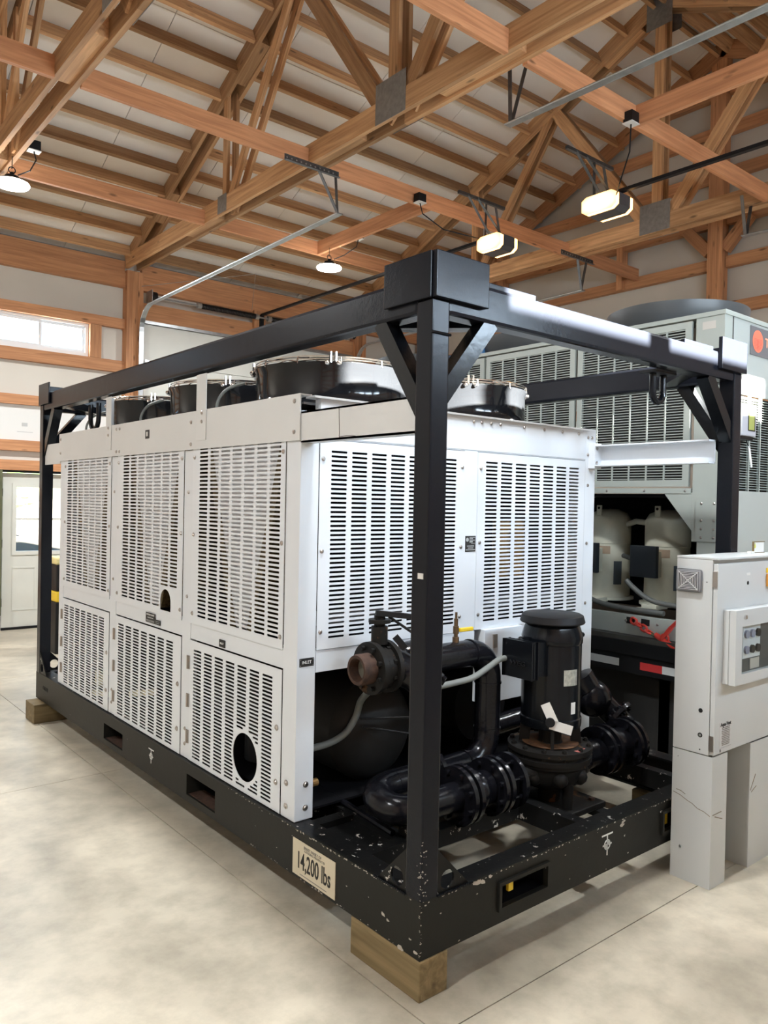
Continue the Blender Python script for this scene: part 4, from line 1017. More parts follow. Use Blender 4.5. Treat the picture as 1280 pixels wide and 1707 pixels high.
# pipe clamp and stand
b = B(); b.tube(arc((.36, .43, .45), R_+.006, -.2, PI+.2, 14, (0, 1, 0), (0, 0, 1)), .006, 8); b.bar((.36, .43-R_-.006, .45), (.36, .43-R_-.006, .355), .012, .012, (1, 0, 0)); b.bar((.36, .43+R_+.006, .45), (.36, .43+R_+.006, .355), .012, .012, (1, 0, 0))
b.box(.33, .40, .36, .50, .332, .385); b.build('pipe_clamp', BASET, pw)
# inlet butterfly valve
iv = B(); flange(iv, (.262, yh, zh), 'x', .112, .026); flange(iv, (.345, yh, zh), 'x', .112, .022); iv.cyl((.27, yh, zh), (.34, yh, zh), .092, seg=32)
iv = iv.build('inlet_valve', PUMP, pw, True)
B().lathe([(.050, -.012), (.062, -.012), (.066, .0), (.066, .06), (.050, .06), (.048, .0), (.050, -.012)], (.195, yh, zh), 'x', 32).build('valve_mouth', RUST, iv, True)
B().cyl((.232, yh, zh), (.237, yh, zh), .06, seg=28).build('valve_disc', mat('dull disc', (.12, .115, .09), .5), iv)
b = B(); b.cyl((.305, yh, zh+.10), (.305, yh, zh+.175), .036, seg=18); b.cyl((.305, yh, zh+.175), (.305, yh, zh+.225), .024, seg=14); b.cyl((.305, yh, zh+.190), (.305, yh, zh+.205), .048, seg=20)
b.build('valve_neck', PUMP, iv, True)
b = B(); b.bar((.275, yh-.01, zh+.235), (.50, yh-.11, zh+.205), .022, .022); b.bar((.34, yh-.02, zh+.215), (.43, yh-.12, zh+.13), .010, .010)
b.build('valve_lever', BLKM, iv)
tagp = B().bar((.345, yh-.055, zh+.135), (.375, yh-.09, zh+.085), .002, .03).build('metal_tag', BLKM, iv)
# strainer branch falling towards the viewer behind the post
b = B(); b.tube([(.355, yh, zh), (.40, yh-.01, zh-.005), (.45, yh-.06, zh-.035), (.485, yh-.12, zh-.075)], .076, 22); b.build('strainer_branch', PIPE, pw, True)
b = B(); flange(b, (.492, yh-.14, zh-.09), Vector((.5, -.75, -.55)).normalized(), .078, .018, 6, .064); b.build('strainer_cap', PIPE, pw, True)
B().sph((.50, yh, zh+.035), .075, (1.3, .9, .8), 24).build('tee_body', PIPE, pw, True)
# bleed cock with yellow handle
b = B(); b.cyl((.765, yh, zh+.06), (.765, yh, zh+.085), .016, seg=12); b.cyl((.765, yh, zh+.085), (.765, yh, zh+.17), .010, seg=12); b.cyl((.765, yh, zh+.10), (.765, yh, zh+.135), .014, seg=12); b.cyl((.765, yh, zh+.17), (.765, yh, zh+.20), .006, seg=10)
bc = b.build('bleed_cock', mat('dull brass', (.14, .09, .05), .4, .7), pw, True)
B().box(.778, .865, yh-.018, yh-.003, zh+.108, zh+.126, .004).build('yellow_handle', YEL, bc)
# grey flexible conduits
cd = B().tube(smooth([(1.03, .53, .985), (.97, .53, .985), (.88, .525, .955), (.78, .52, .925), (.70, .54, .91), (.60, .56, .90)]), .014, 12).build('motor_conduit', COND, pw, True, label='grey flexible conduit')
B().tube(smooth([(.40, .80, .86), (.455, .93, .78), (.44, .95, .70), (.38, .95, .635), (.29, .95, .605), (.19, .95, .60)]), .016, 12).build('inlet_conduit', COND, pw, True, label='grey flexible conduit')
b = B()
for (p, q) in (((.44, .92, .70), (.66, .80, .70)), ((.46, .92, .66), (.66, .80, .62))): b.tube([p, q], .005, 6)
b.build('capillary_line', BLKM, pw)
b = B(); b.cyl((.23, 1.0, .42), (.26, 1.0, .42), .018, seg=12); b.build('brass_cock', mat('brass copper', (.45, .25, .08), .4, .5), pw)
# right side suction
b = B(); b.tube([(1.44, .43, .45), (1.62, .43, .45)], .07, 24); b.sph((1.42, .43, .46), .10, seg=20); b.build('suction_pipe', PIPE, pw, True)
b = B(); flange(b, (1.64, .44, .45), 'x', .125, br=.102); flange(b, (1.69, .44, .45), 'x', .128, br=.105); b.cyl((1.70, .44, .45), (1.86, .44, .45), .085, seg=24); flange(b, (1.86, .44, .45), 'x', .130, br=.105); flange(b, (1.91, .44, .45), 'x', .130, br=.105)
b.cyl((1.92, .44, .45), (1.97, .44, .45), .085, seg=24); b.tube([(1.62, .44, .45), (1.55, .44, .45)], .07, 20)
b.build('suction_valve', PIPE, pw, True)
b = B(); b.tube(smooth([(1.96, .44, .45), (2.0, .48, .47), (2.0, .56, .53), (1.95, .62, .60), (1.88, .68, .68)]), .068, 20); b.sph((1.90, .66, .64), .105, seg=28); flange(b, (1.985, .56, .535), Vector((-.2, .8, .6)).normalized(), .115, .022); b.cyl((1.87, .69, .69), (1.84, .72, .755), .088, seg=28)
b.build('strainer', PIPE, pw, True)
B().tube([(1.60, .80, .95), (1.66, .76, .86), (1.70, .74, .80)], .008, 8).build('gauge_hose', BLKM, pw, True)
B().tube([(1.2, .80, .56), (1.9, .80, .60)], .055, 20).build('rear_pipe', PIPE, pw, True)

# ================================================================== PUMP
px, py = 1.245, .44
pm = thing('water_pump', 'upright black electric water pump on a square base plate', 'pump', (px, py, .25))
b = B().box(px-.20, px+.20, py-.19, py+.19, .262, .290, .006); b.build('base_plate', PUMP, pm)
for sx_ in (-1, 1):
    for sy_ in (-1, 1): B().cyl((px+sx_*.155, py+sy_*.14, .288), (px+sx_*.155, py+sy_*.14, .302), .016, seg=6).build('anchor_bolt', RUST, pm)
for sx_ in (-1, 1): B().box(px+sx_*.15-.03, px+sx_*.15+.03, .10, .80, .232, .2615).build('support_rail', BASET, pm)
b = B().cyl((px-.03, py-.135, .288), (px-.03, py-.135, .41), .026, seg=20); b.cyl((px, py, .288), (px, py, .37), .05, seg=28); b.build('pump_foot', PUMP, pm, True)
b = B().lathe([(.05, .365), (.11, .37), (.150, .395), (.172, .43), (.176, .47), (.192, .485), (.192, .498), (.20, .50), (.202, .523), (.186, .526), (.186, .540), (.202, .542), (.203, .565), (.150, .570), (.10, .575), (.0, .575)], (px, py, 0), 'z', 56)
b.sph((px-.12, py, .45), .085, (1, .9, .8), 20)
vb = b.build('volute_casing', PUMP, pm, True)
for k in range(12):
    b = B(); a = 2*PI*k/12; X_, Y_ = px+.183*math.cos(a), py+.183*math.sin(a); b.cyl((X_, Y_, .488), (X_, Y_, .583), .008, seg=8); b.cyl((X_, Y_, .565), (X_, Y_, .578), .013, seg=6)
    b.build('casing_bolt', PUMP, vb)
b = B()
for k in range(8):
    a = 2*PI*k/8+.2; b.sph((px+.155*math.cos(a), py+.155*math.sin(a), .435), .045, (.9, .9, .9), 12)
b.build('casing_ribs', PUMP, vb, True)
b = B()
for k in range(4):
    a = 2*PI*k/4+.75; b.bar((px+.125*math.cos(a), py+.125*math.sin(a), .565), (px+.115*math.cos(a), py+.115*math.sin(a), .665), .05, .014, (-math.sin(a), math.cos(a), 0))
b.cyl((px, py, .57), (px, py, .66), .055, seg=24); b.build('lantern_bracket', PUMP, pm)
B().lathe([(.06, .5772), (.11, .5775), (.135, .5765)], (px-.01, py-.01, 0), 'z', 40).build('rust_stain', mat('rust stain orange', (.10, .042, .014), .85, var=.5, vscale=25), vb)
b = B().lathe([(.13, .655), (.145, .66), (.147, .675), (.147, .70), (.142, .705), (.142, 1.055), (.146, 1.06), (.147, 1.085), (.144, 1.10), (.134, 1.13), (.128, 1.145), (.12, 1.155)], (px, py, 0), 'z', 48)
b.build('motor_body', BLK, pm, True)
B().lathe([(.12, 1.150), (.152, 1.152), (.156, 1.158), (.147, 1.188), (.135, 1.195), (.0, 1.199)], (px, py, 0), 'z', 48).build('motor_cap', BLKM, pm, True)
b = B()
for s in (-1, 1): b.bar((px+s*.135, py-s*.03, 1.08), (px+s*.18, py-s*.045, 1.08), .022, .018); b.sph((px+s*.18, py-s*.045, 1.08), .013, seg=8)
b.build('lifting_lug', BLK, pm, True)
# terminal box on the left front
u = Vector((-.64, -.77, 0)).normalized(); v = Vector((.77, -.64, 0)).normalized()
c0 = Vector((px-.17, py+.01, 0))
tb2 = B(); d = Vector((-1, 0, 0)); e2 = Vector((0, -1, 0))
def obox(b, c, d, e, L, W_, z0, z1, bev=.0):
    g = bmesh.ops.create_cube(b.b, size=1)['verts']
    for q in g: q.co = c+d*q.co.x*L+e*q.co.y*W_+Vector((0, 0, (z0+z1)/2+q.co.z*(z1-z0)))
    if bev: bmesh.ops.bevel(b.b, geom=list({ed for q in g for ed in q.link_edges}), offset=bev, segments=2, affect='EDGES')
obox(tb2, c0, d, e2, .09, .15, .925, 1.065, .01); obox(tb2, c0+d*.05, d, e2, .035, .165, .915, 1.075, .008)
tbo = tb2.build('terminal_box', BLK, pm, True)
text('WEG', .032, BLKM, tbo, (0, 0, 0), '-x', 1.3, ext=.002)
t_ = [o for o in bpy.data.objects if o.parent == tbo][-1]; t_.rotation_euler = (0, 0, math.atan2(-d.y, -d.x)); t_.location = c0+d*.0695+Vector((0, 0, .975))-WLOC[tbo]; WLOC[t_] = c0
def curved_label(nm, r, a0, a1, z0, z1, m, parent, label=None):
    b = B(); N = 8; A = []
    for k in range(N+1):
        a = a0+(a1-a0)*k/N; A.append([b.b.verts.new((px+rr*math.cos(a), py+rr*math.sin(a), z)) for rr, z in ((r, z0), (r, z1), (r+.0008, z1), (r+.0008, z0))])
    for i in range(N):
        for j in range(4): b.b.faces.new((A[i][j], A[i][(j+1) % 4], A[i+1][(j+1) % 4], A[i+1][j]))
    b.b.faces.new(A[0]); b.b.faces.new(A[-1][::-1])
    return b.build(nm, m, parent, label=label)
av = math.atan2(-1.95-py, -1.81-px)
curved_label('rating_plate', .1425, av+.42, av+.98, .87, .945, mat('engraved plate', (.42, .43, .38), .35, .4, var=.3, vscale=60), pm, 'engraved silver rating plate')
curved_label('small_label', .1425, av+.72, av+.92, .735, .79, LABW, pm)
tg = B(); C = Vector((px, py, 0))+Vector((math.cos(av), math.sin(av), 0))*.158; s_ = Vector((-math.sin(av), math.cos(av), 0))
tg.cyl(C+Vector((0, 0, .705))-Vector((math.cos(av), math.sin(av), 0))*.01, C+Vector((0, 0, .705))+Vector((math.cos(av), math.sin(av), 0))*.012, .022, seg=16)
tg.build('eye_nut', BLKM, pm, True)
tg = B(); tg.bar(C+s_*(-.025)+Vector((0, 0, .79)), C+s_*(.02)+Vector((0, 0, .695)), .0015, .045, s_); tg.bar(C+s_*(0)+Vector((0, 0, .695)), C+s_*.10+Vector((0, 0, .672)), .0015, .045, (0, 0, 1))
tg.build('white_tag', mat('tag white', (.68, .66, .62), .5), pm, label='white tag plates wired on')
B().prism([(px-.02, py-.19), (px+.05, py-.17), (px+.02, py-.14), (px-.03, py-.15)], 'z', .566, .5685).build('paint_mark', mat('pinkish paint', (.35, .10, .08), .6), vb)

# ================================================================== GREY CONTROL CABINET
X0, YC, X1, YB2 = 1.566, -.218, 2.33, -.022
cb = thing('control_cabinet', 'light grey steel control cabinet on two sheet metal legs beside the frame', 'cabinet', (X0, YC, 0))
def leg(x0, x1):
    b = B().box(x0, x0+.004, YC+.003, YB2, 0, .598); b.box(x0+.004, x1, YC+.003, YC+.007, 0, .598); b.box(x0+.004, x1, YB2-.004, YB2, 0, .598)
    if x0 > 1.7: b.box(x1-.004, x1, YC+.007, YB2-.004, 0, .598)
    return b.build('leg', CAB, cb)
leg(X0+.002, 1.706); leg(1.930, X1-.002)
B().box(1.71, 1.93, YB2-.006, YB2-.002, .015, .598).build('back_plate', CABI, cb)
for z, y, r in ((.15, -.07, .006), (.565, -.05, .003)): B().cyl((X0-.001, y, z), (X0+.002, y, z), r, seg=10).build('rivet', GALV, cb)
# enclosure box with side wall openings
b = B().box(X0, X1, YC+.022, YB2, .602, 1.487, .004); body = b.build('enclosure', CAB, cb)
b = B().box(X0+.002, X1, YC-.002, YC+.0195, .608, 1.470, .003); dor = b.build('door', CAB, cb)
B().box(X0+.008, X1-.01, YC+.0195, YC+.022, .612, 1.466).build('door_seal', BLKM, cb)
B().box(X0-.012 if False else X0-.001, X1+.01, YC-.006, YB2, 1.487, 1.497, .002).build('rain_cap', CAB, cb)
for z in (.66, 1.40): B().box(X0-.003, X0+.004, YC-.0, YC+.02, z-.035, z+.035).build('door_hinge', STEEL, cb)
# concentric square vent grille on the left side
vg = B(); yc_, zc_ = -.088, 1.387
vg.box(X0-.016, X0-.001, yc_-.062, yc_+.062, zc_-.052, zc_+.052, .012); vgo = vg.build('vent_grille', CABD, cb, True, label='grey vent grille of nested squares')
B().box(X0-.0168, X0-.0162, yc_-.050, yc_+.050, zc_-.042, zc_+.042).build('vent_opening', DRK, vgo)
b = B()
for k in range(6):
    s = .008+k*.0080; t = .0030
    for (a0, a1, z0, z1) in ((-s, s, s*.85-t, s*.85), (-s, s, -s*.85, -s*.85+t), (-s, -s+t, -s*.85, s*.85), (s-t, s, -s*.85, s*.85)): b.box(X0-.020, X0-.0168, yc_+a0, yc_+a1, zc_+z0, zc_+z1)
for s in (-1, 1): b.bar((X0-.0195, yc_-.048, zc_-s*.041), (X0-.0195, yc_+.048, zc_+s*.041), .004, .003, (1, 0, 0))
b.build('vent_bars', mat('vent light bars', (.5, .5, .5), .4), vgo)
for (y, z, r) in ((-.155, .80, .010), (-.155, .688, .011), (-.17, 1.385, .0025), (-.155, .712-.09, .003)):
    B().cyl((X0-.0012, y, z), (X0+.002, y, z), r, seg=18).build('knockout_hole', DRK, cb)
B().cyl((X0-.0022, -.155, .688), (X0-.0012, -.155, .688), .006, seg=12).build('hole_plug', COND, cb)
B().cyl((1.852, YC-.0032, 1.372), (1.852, YC-.001, 1.372), .009, seg=16).build('knockout_hole', DRK, cb)
B().box(1.835, 1.872, YC-.003, YC-.0018, 1.408, 1.420).build('small_label', LABW, cb)
# window box on the door
wx0, wx1, wz0, wz1 = 1.625, 2.28, .925, 1.262; yd = YC-.062
wb2 = B().box(wx0, wx1, YC-.03, YC-.002, wz0, wz1, .004).build('window_box', CAB, cb)
b = B(); y0, y1 = yd-.0, YC-.032; m_ = .035
gx0 = wx0+.062; 
for q in ((wx0, gx0, wz0, wz1), (wx1-.05, wx1, wz0, wz1), (gx0, wx1-.05, wz0, wz0+.045), (gx0, wx1-.05, wz1-.075, wz1)): b.box(q[0], q[1], y0, y1, q[2], q[3])
b.build('window_frame', CAB, wb2)
B().box(gx0, wx1-.05, yd+.024, yd+.030, wz0+.045, wz1-.075).build('control_panel', mat('panel dark', (.05, .055, .06), .3), wb2)
B().box(1.735, 1.905, yd+.0205, yd+.0235, 1.032, 1.185).build('switch_plate', mat('panel light', (.62, .62, .64), .5), wb2)
for i in range(3):
    for j in range(2):
        B().cyl((1.762+i*.056, yd+.010, 1.072+j*.072), (1.762+i*.056, yd+.0203, 1.072+j*.072), .019, seg=16).build('selector_knob', BLKM if (i == 2 or (i == 1 and j == 0)) else mat('knob violet grey', (.25, .25, .33), .4), wb2)
B().box(1.81, 1.90, yd+.0205, yd+.0235, .978, 1.026).build('panel_card', mat('card beige', (.5, .45, .40), .6), wb2)
B().box(gx0+.001, wx1-.051, yd+.006, yd+.009, wz0+.046, wz1-.076).build('pane', GLASS, wb2)
B().cyl((gx0+.02, yd-.008, wz1-.032), (gx0+.02, yd, wz1-.032), .009, seg=16).build('lock', CHR, wb2)
# nameplate with AQUA-VENT lettering
lb = B().box(1.616, 1.728, YC-.0032, YC-.0016, .612, .748).build('spec_label', mat('label grey', (.55, .55, .55), .5), cb, label='spec label headed Aqua-Vent')
text('Aqua-Vent', .024, INK, lb, (1.671, YC-.0038, .737), '-y', .92, bold=.0006)
for k in range(11): text(('MODEL AQ 400 SERIAL 1182', 'VOLTS 480 PHASE 3 HZ 60', 'FULL LOAD AMPS 34 MAX 40')[k % 3], .0062, INKG, lb, (1.672, YC-.0036, .722-.0078*k), '-y', .95)
b = B(); b.box(1.620, 1.724, YC-.0036, YC-.0032, .632, .6328); b.box(1.620, 1.628, YC-.0036, YC-.0032, .615, .628); b.build('label_rule', INK, lb)
# rotary isolator
ro = B().box(2.035, 2.11, YC-.022, YC-.002, 1.345, 1.408, .006).build('isolator_plate', ORG, cb, label='orange isolator plate with red knob')
B().cyl((2.075, YC-.045, 1.375), (2.075, YC-.022, 1.375), .024, seg=20).build('red_knob', RED, ro)
B().box(2.036, 2.11, YC-.004, YC-.002, 1.412, 1.435).build('warning_strip', YEL, cb)
# scuffs on the legs
b = B()
for (y0, z0, y1, z1) in ((-.03, .395, -.10, .372), (-.10, .372, -.15, .350), (-.15, .350, -.21, .332), (-.045, .41, -.09, .398)): b.tube([(X0-.0003+.002, y0, z0), (X0-.0003+.002, (y0+y1)/2, (z0+z1)/2+.004), (X0-.0003+.002, y1, z1)], .0016, 4)
for (x0, z0, x1, z1) in ((1.58, .335, 1.66, .335), (1.60, .325, 1.67, .300), (1.94, .37, 1.99, .44), (1.95, .36, 2.0, .38)): b.tube([(x0, YC+.0028, z0), (x1, YC+.0028, z1)], .0022, 4)
b.build('scuff_marks', mat('scuff brown', (.22, .18, .13), .8), cb, kind='stuff')
pf = thing('framed_notice', 'small notice card standing on top of the grey cabinet', 'card', (2.20, -.10, 1.497))
B().box(2.15, 2.26, -.105, -.10, 1.499, 1.552).build('card', LABW, pf); 
b = B(); b.box(2.146, 2.264, -.108, -.098, 1.4975, 1.501); b.box(2.146, 2.264, -.108, -.098, 1.552, 1.556); b.box(2.146, 2.15, -.108, -.098, 1.501, 1.552); b.build('wood_edge', WDT, pf)
B().prism([(2.152, 1.53), (2.162, 1.55), (2.172, 1.53), (2.167, 1.522), (2.157, 1.522)], 'y', -.1062, -.1052).build('yellow_patch', mat('yellow print', (.6, .58, .12), .5), pf)
B().box(2.11, 2.145, -.112, -.09, 1.4975, 1.506).build('card_foot', LABW, pf)
# thermometer display hung on the right post
ds = thing('digital_display', 'small grey boxed digital display fixed to the front of the grey green unit', 'display', (3.22, .45, 2.2))
B().box(3.125, 3.315, .44, .506, 2.19, 2.392, .010).build('case', mat('display case', (.42, .42, .46), .35), ds)
B().box(3.198, 3.292, .4375, .4398, 2.225, 2.345).build('bezel', BLKM, ds)
B().box(3.204, 3.278, .4362, .4374, 2.232, 2.338).build('screen', SCR, ds)
B().box(3.13, 3.29, .45, .50, 2.168, 2.1895).build('cable_gland', BLKM, ds)
B().tube([(3.24, .47, 2.17), (3.24, .46, 2.14), (3.25, .45, 2.12)], .003, 6).build('cable', BLKM, ds)
B().bar((3.245, .452, 2.13), (3.262, .44, 1.99), .001, .026, (1, 0, 0)).build('paper_tag', LABW, ds)
for (x0, x1) in ((.262, .56), (1.66, 1.93)): B().box(x0, x1, .018, .040, 2.5055, 2.527, .003).build('top_strip', BLKP, fr)

# ================================================================== SECOND UNIT ON A TRAILER
UX, UY = 3.0, .507; UZ0, UZ1 = .83, 2.985; UYE = 5.4; UXE = 5.2
un = thing('condensing_unit', 'grey green packaged chiller on a trailer behind the lifting frame at right', 'chiller', (UX, UY, UZ0))
UB = mat('unit paint front', (.37, .40, .385), .38)
# corner column and front sheets
B().box(UX, UX+.10, UY, UY+.195, 1.50, UZ1-.004, .003).build('corner_column', UNIT, un)
B().box(UX+.0, UX+.08, UY+.005, UY+.155, UZ0, 1.50).build('corner_column', UNIT, un)
b = B().box(UX-.006, UX-.001, UY+.0, UY+.165, 1.505, 1.79); b.build('rivet_plate', UNIT, un)
for y in (UY+.04, UY+.125):
    for z in (1.53, 1.585, 1.64, 1.75): B().sph((UX-.008, y, z), .009, (.5, 1, 1), 10).build('rivet', STEEL, un)
B().prism([(UY+.165, 1.535), (UY+.165, 1.82), (UY+.40, 1.82)], 'x', UX+.001, UX+.012).build('corner_gusset', UNIT, un)
B().box(UX-.008, UXE, UY-.008, UYE, UZ1-.03, UZ1, .003).build('roof_rim', UNIT, un)
B().box(UX+.11, UXE-.02, UY+.02, UYE-.02, UZ1-.06, UZ1-.031).build('roof_sheet', UNIT, un)
B().box(UX+.102, UX+.112, UY+.0, UY+.02, UZ0, UZ1-.03).build('front_seam', DRK, un)
B().box(UX+.112, UXE, UY, UY+.02, 2.475, UZ1-.031).build('front_panel', UB, un)
B().box(UX+.10, UX+.23, UY+.001, UY+.02, 1.84, 2.475).build('front_panel', UB, un) if False else None
B().box(UX+.112, UX+.205, UY, UY+.02, 1.84, 2.474).build('front_panel', UB, un)
B().box(UX+.112, UXE, UY, UY+.02, UZ0, 1.838, .002).build('front_panel', UB, un)
B().box(UX+.03, UX+.08, UY-.001, UY, 2.87, 2.93).build('paper_label', LABW, un) if False else None
B().box(UX-.0015, UX-.0002, UY+.06, UY+.15, 2.875, 2.925).build('paper_label', mat('faded label', (.48, .46, .42), .6), un)
b = B()
for k in range(int((2.465-1.85)/.0165)):
    z = 1.852+k*.0165; b.prism([(UY+.002, z), (UY+.004, z), (UY+.016, z+.006), (UY+.014, z+.006)], 'x', UX+.205, UXE-.02)
b.build('louvre_slats', UNIT, un, kind='stuff')
b = B()
x = UX+.205
while x < UXE: b.box(x, x+.012, UY, UY+.018, 1.838, 2.475); x += .155
b.build('grille_bars', UNIT, un)
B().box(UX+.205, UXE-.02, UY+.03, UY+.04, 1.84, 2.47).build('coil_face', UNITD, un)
# logo plate
lg = B().box(UX+.335, UX+.95, UY-.006, UY-.001, 2.745, 2.935).build('logo_plate', mat('logo dark grey', (.13, .13, .14), .4), un, label='dark grey plate with red disc logo')
B().cyl((UX+.435, UY-.0072, 2.842), (UX+.435, UY-.006, 2.842), .074, seg=40).build('red_disc', mat('logo red', (.85, .17, .10), .4), lg)
b = B()
for k in range(9):
    z = 2.855-.009*k; r = .06; q = math.sqrt(max(0, r*r-(z-2.842)**2)); b.box(UX+.435-q, UX+.435+q, UY-.0078, UY-.0073, z-.0012, z+.0012)
b.box(UX+.431, UX+.437, UY-.0078, UY-.0073, 2.79, 2.85)
b.build('disc_lines', mat('logo line', (.55, .08, .06), .5), lg)
text('TRANE', .085, mat('logo lettering', (.85, .35, .22), .4), lg, (UX+.54, UY-.0068, 2.845), '-y', 1.0, align='LEFT', bold=.002)
# side grille panels facing left
def sgrille(y0, y1, z0, z1, cells):
    p = B(); t = .045
    p.box(UX-.002, UX+.02, y0, y1, z0, z0+t); p.box(UX-.002, UX+.02, y0, y1, z1-t, z1); p.box(UX-.002, UX+.02, y0, y0+t, z0+t, z1-t); p.box(UX-.002, UX+.02, y1-t, y1, z0+t, z1-t)
    pan = p.build('grille_frame', UNIT, un)
    b = B(); w_ = (y1-y0-2*t)/cells
    for k in range(1, cells): b.box(UX-.002, UX+.008, y0+t+k*w_-.005, y0+t+k*w_+.005, z0+t, z1-t)
    b.build('grille_bars', UNIT, pan)
    b = B(); z = z0+t+.006
    while z < z1-t-.004:
        b.box(UX+.001, UX+.006, y0+t, y1-t, z, z+.0055); z += .0185
    b.build('grille_slats', UNIT, pan, kind='stuff')
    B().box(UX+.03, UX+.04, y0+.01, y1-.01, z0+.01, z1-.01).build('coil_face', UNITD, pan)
yy = .73
for k in range(5):
    sgrille(yy, yy+.90, 1.86, 2.945, 6); yy += .925
b = B().box(UX-.005, UX+.05, .71, UYE, 1.815, 1.850); b.build('sill_rail', UNIT, un)
for k in range(8): bolt(un, (UX-.005, .75+k*.3, 1.832), s=.8)
# dark interior, compressors
B().box(UX+.75, UX+.77, UY+.2, UYE-.05, UZ0+.1, 1.80).build('dark_backing', BLKD, un)
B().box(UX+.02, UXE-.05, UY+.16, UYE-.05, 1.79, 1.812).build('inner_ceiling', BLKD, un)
b = B().box(UX-.004, UX+.05, UY+.0, UYE, UZ0, .965, .002); b.build('base_rail', UNIT, un)
B().box(UX+.05, UXE, UY+.02, UYE, UZ0, UZ0+.02).build('base_pan', UNITD, un)
for (a, c) in ((1.10, 1.165), (.985, 1.05)): B().box(UX-.0052, UX-.0042, a, c, .905, .950).build('lifting_hole', DRK, un)
for y in (1.17, .925): bolt(un, (UX-.004, y, .925), s=.9)
def comp(y):
    x = 3.50; r = .162; z0, z1 = 1.0, 1.70
    c = B().lathe([(0, z0), (r+.03, z0), (r+.03, z0+.02), (r, z0+.025), (r, z0+.05), (r-.004, z1-.27), (r, z1-.265), (r, z1-.08), (r-.03, z1-.03), (r-.10, z1), (0, z1+.004)], (x, y, 0), 'z', 48).build('compressor', COMP, un, True, loc=(x, y, z0))
    b = B(); b.box(x-.15, x-.138, y-.022, y+.022, z1-.05, z1+.03, .004); b.build('lifting_lug', COMP, c, loc=(x, y, z0))
    B().cyl((x-.154, y, z1+.008), (x-.150, y, z1+.008), .010, seg=12).build('lug_hole', DRK, c, loc=(x, y, z0))
    b = B(); N = 10
    for (a0, a1, zz0, zz1, m_, nm) in ((2.55, 3.78, z1-.345, z1-.285, mat('warning label', (.36, .27, .19), .6), 'warning_label'), (3.95, 4.35, z0+.12, z0+.30, mat('slate spec label', (.06, .08, .10), .5), 'spec_label')):
        b = B(); A = []
        for k in range(N+1):
            a = a0+(a1-a0)*k/N; A.append([b.b.verts.new((x+q*math.cos(a), y+q*math.sin(a), z)) for q, z in ((r, zz0), (r, zz1), (r+.0012, zz1), (r+.0012, zz0))])
        for i in range(N):
            for j in range(4): b.b.faces.new((A[i][j], A[i][(j+1) % 4], A[i+1][(j+1) % 4], A[i+1][j]))
        b.b.faces.new(A[0]); b.b.faces.new(A[-1][::-1]); b.build(nm, m_, c, loc=(x, y, z0))
    b = B().box(x-.25, x-.215, y-.06, y+.155, z0+.21, z0+.44, .006); b.build('terminal_box', mat('box slate', (.018, .024, .032), .4), c, loc=(x, y, z0))
    B().box(x-.215, x-.14, y-.045, y+.10, z0+.215, z0+.40, .004).build('terminal_box_back', COMP, c, loc=(x, y, z0))
    B().box(x-.30, x-.15, y-.10, y+.02, z0-.01, z0+.025, .004).build('mounting_foot', COMP, c, loc=(x, y, z0))
    return c
c1 = comp(1.16); kids = [c for c in bpy.data.objects if c.parent == c1]
for y in (1.66, 2.16):
    c2 = dup(c1, (3.50, y, 1.0), un)
    for kd in kids: dup(kd, WLOC[kd]+Vector((0, y-1.16, 0)), c2)
b = B(); b.tube([(3.5, 1.30, 1.60), (3.49, 1.42, 1.61), (3.5, 1.52, 1.58)], .022, 10); b.build('suction_line', COMP, un, True)
for pts in ([(3.04, 1.20, 1.20), (3.035, 1.15, 1.16), (3.03, 1.05, 1.10), (3.03, .95, 1.07), (3.04, .80, 1.06)], [(3.03, 1.72, 1.20), (3.03, 1.60, 1.10), (3.025, 1.45, 1.03), (3.03, 1.25, 1.005), (3.03, .9, 1.0)], [(3.30, 1.30, 1.33), (3.32, 1.36, 1.34), (3.36, 1.44, 1.35)]):
    B().tube(smooth(pts), .018, 10).build('grey_hose', mat('hose grey', (.09, .095, .09), .5), un, True)
B().box(3.02, 3.10, .98, 1.14, .99, 1.015, .004).build('cable_gland_block', COMP, un)
# roof fan shrouds
SHR = mat('shroud grey', (.055, .06, .065), .4)
for (x, y) in ((3.62, 1.20), (3.62, 2.6), (3.62, 4.0)):
    B().lathe([(.44, UZ1), (.47, UZ1+.03), (.50, UZ1+.12), (.505, UZ1+.175), (.495, UZ1+.175), (.48, UZ1+.12), (.43, UZ1+.01)], (x, y, 0), 'z', 56).build('fan_shroud', SHR, un, True)
# bucket on its roof
bk = thing('plastic_bucket', 'blue plastic bucket sitting on the roof edge of the grey green unit', 'bucket', (3.16, 2.80, UZ1))
B().lathe([(.0, 0), (.075, 0), (.085, .13), (.115, .135), (.12, .16), (.112, .16), (.08, .13), (.072, .01), (0, .01)], (3.16, 2.80, UZ1+.001), 'z', 32).build('bucket_shell', BLUE, bk, True)
bt = thing('storage_bin', 'dark blue storage tub on the roof beside the plastic bucket', 'tub', (3.3, 3.12, UZ1))
B().box(3.15, 3.45, 2.96, 3.26, UZ1+.001, UZ1+.055, .02).build('tub_shell', mat('navy plastic', (.02, .05, .12), .4), bt); B().box(3.14, 3.46, 2.95, 3.27, UZ1+.056, UZ1+.07, .006).build('tub_lid', mat('navy plastic', (.02, .05, .12), .4), bt)
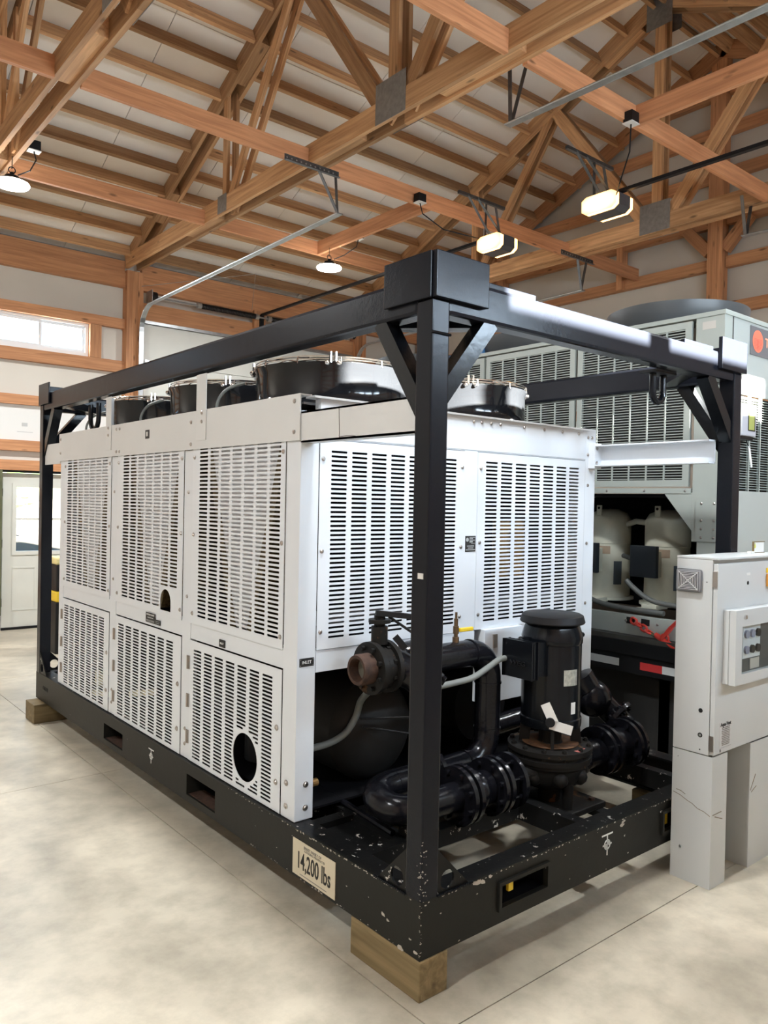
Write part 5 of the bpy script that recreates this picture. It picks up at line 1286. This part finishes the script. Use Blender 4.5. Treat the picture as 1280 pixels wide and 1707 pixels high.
# trailer
tr_ = thing('flatbed_trailer', 'black flatbed trailer with red and white reflective tape under the grey green unit', 'trailer', (3.0, .2, 0))
B().box(2.93, 5.35, .30, 5.8, .795, .828).build('deck', mat('deck steel', (.05, .048, .042), .6, var=.3), tr_)
b = B().box(2.925, 2.985, .30, 5.8, .70, .793, .004); b.box(2.94, 2.985, .30, 5.8, .575, .70); b.build('side_rail', BLKM, tr_)
for (a, c, m_) in ((1.18, 1.46, TAPEW), (.85, 1.015, TAPER), (.68, .85, TAPEW), (1.9, 2.2, TAPER), (2.2, 2.5, TAPEW)): B().box(2.9385, 2.9398, a, c, .610, .662).build('reflective_tape', m_, tr_)
B().box(3.2, 5.1, .5, 5.6, .60, .794).build('chassis', BLKM, tr_)
for x in (3.35, 4.95):
    for y in (1.6, 2.5):
        t = B().lathe([(.10, -.11), (.30, -.11), (.37, -.09), (.38, 0), (.37, .09), (.30, .11), (.10, .11)], (x, y, .381), 'x', 40).build('wheel', mat('tyre rubber', (.012, .012, .012), .8), tr_, True)
        B().cyl((x-.105, y, .381), (x-.07, y, .381), .19, seg=28).build('hub', BLKM, t)
b = B().box(3.06, 3.09, .35, 5.5, .05, .60); b.build('underbody_shade', mat('underbody shade dark', (.010, .009, .008), .85), tr_)  # dark sheet standing in for the shade under the trailer
B().bar((3.1, .9, .02), (3.1, .9, .6), .08, .08, (1, 0, 0)).build('landing_leg', BLKM, tr_)
# chain binder
cbn = thing('chain_binder', 'red ratchet chain binder hooked to the base rail of the grey green unit', 'binder', (2.98, .95, .90))
def linkmesh(b, c, d, n_, L=.055, w_=.020, r=.008):
    c, d, n_ = Vector(c), Vector(d).normalized(), Vector(n_).normalized(); pts = []
    for k in range(16):
        a = 2*PI*k/16; pts.append(c+d*(math.cos(a)*w_*.9+math.copysign(L/2-w_*.9, math.cos(a)))+n_*math.sin(a)*w_)
    b.tube(pts, r, 6, True)
p = Vector((2.985, 1.10, .928)); q = Vector((2.955, .965, .875)); d = (q-p).normalized()
n1 = d.cross(Vector((1, 0, 0))).normalized(); n2 = d.cross(n1)
for k in range(4):
    b = B(); linkmesh(b, p+(q-p)*(k/3), d, n1 if k % 2 == 0 else n2); b.build('chain_link', RED, cbn, True)
b = B().tube([q+d*.02, q+d*.06], .011, 8); b.build('hook', mat('olive steel', (.12, .12, .07), .5, .5), cbn, True)
b = B().cyl((2.955, .915, .862), (2.945, .76, .792), .019, seg=16); b.build('binder_barrel', RED, cbn, True)
b = B().bar((2.945, .86, .84), (2.94, .79, .93), .022, .03, (1, 0, 0)); b.bar((2.94, .79, .93), (2.935, .74, .98), .02, .025, (1, 0, 0)); b.tube(arc((2.945, .84, .85), .028, 0, 2*PI, 14, (0, 1, 0), (0, 0, 1)), .007, 6); b.build('binder_handle', RED, cbn)
# items glimpsed at the far left end behind the frame
bg_ = thing('yellow_bin', 'yellow and black crate stack glimpsed behind the far left post', 'crate', (.75, 6.8, 0))
B().box(.855, 1.15, 6.8, 7.2, 0, .56, .01).build('lower_crate', BLKM, bg_); B().box(.86, 1.14, 6.8, 7.15, .561, .68, .02).build('yellow_crate', YEL, bg_); B().box(.86, 1.14, 6.8, 7.18, .681, .97, .02).build('black_lid', BLKM, bg_); B().box(.85, 1.14, 6.8, 7.15, .971, 1.05, .02).build('yellow_cover', mat('pale yellow', (.75, .65, .3), .5), bg_)
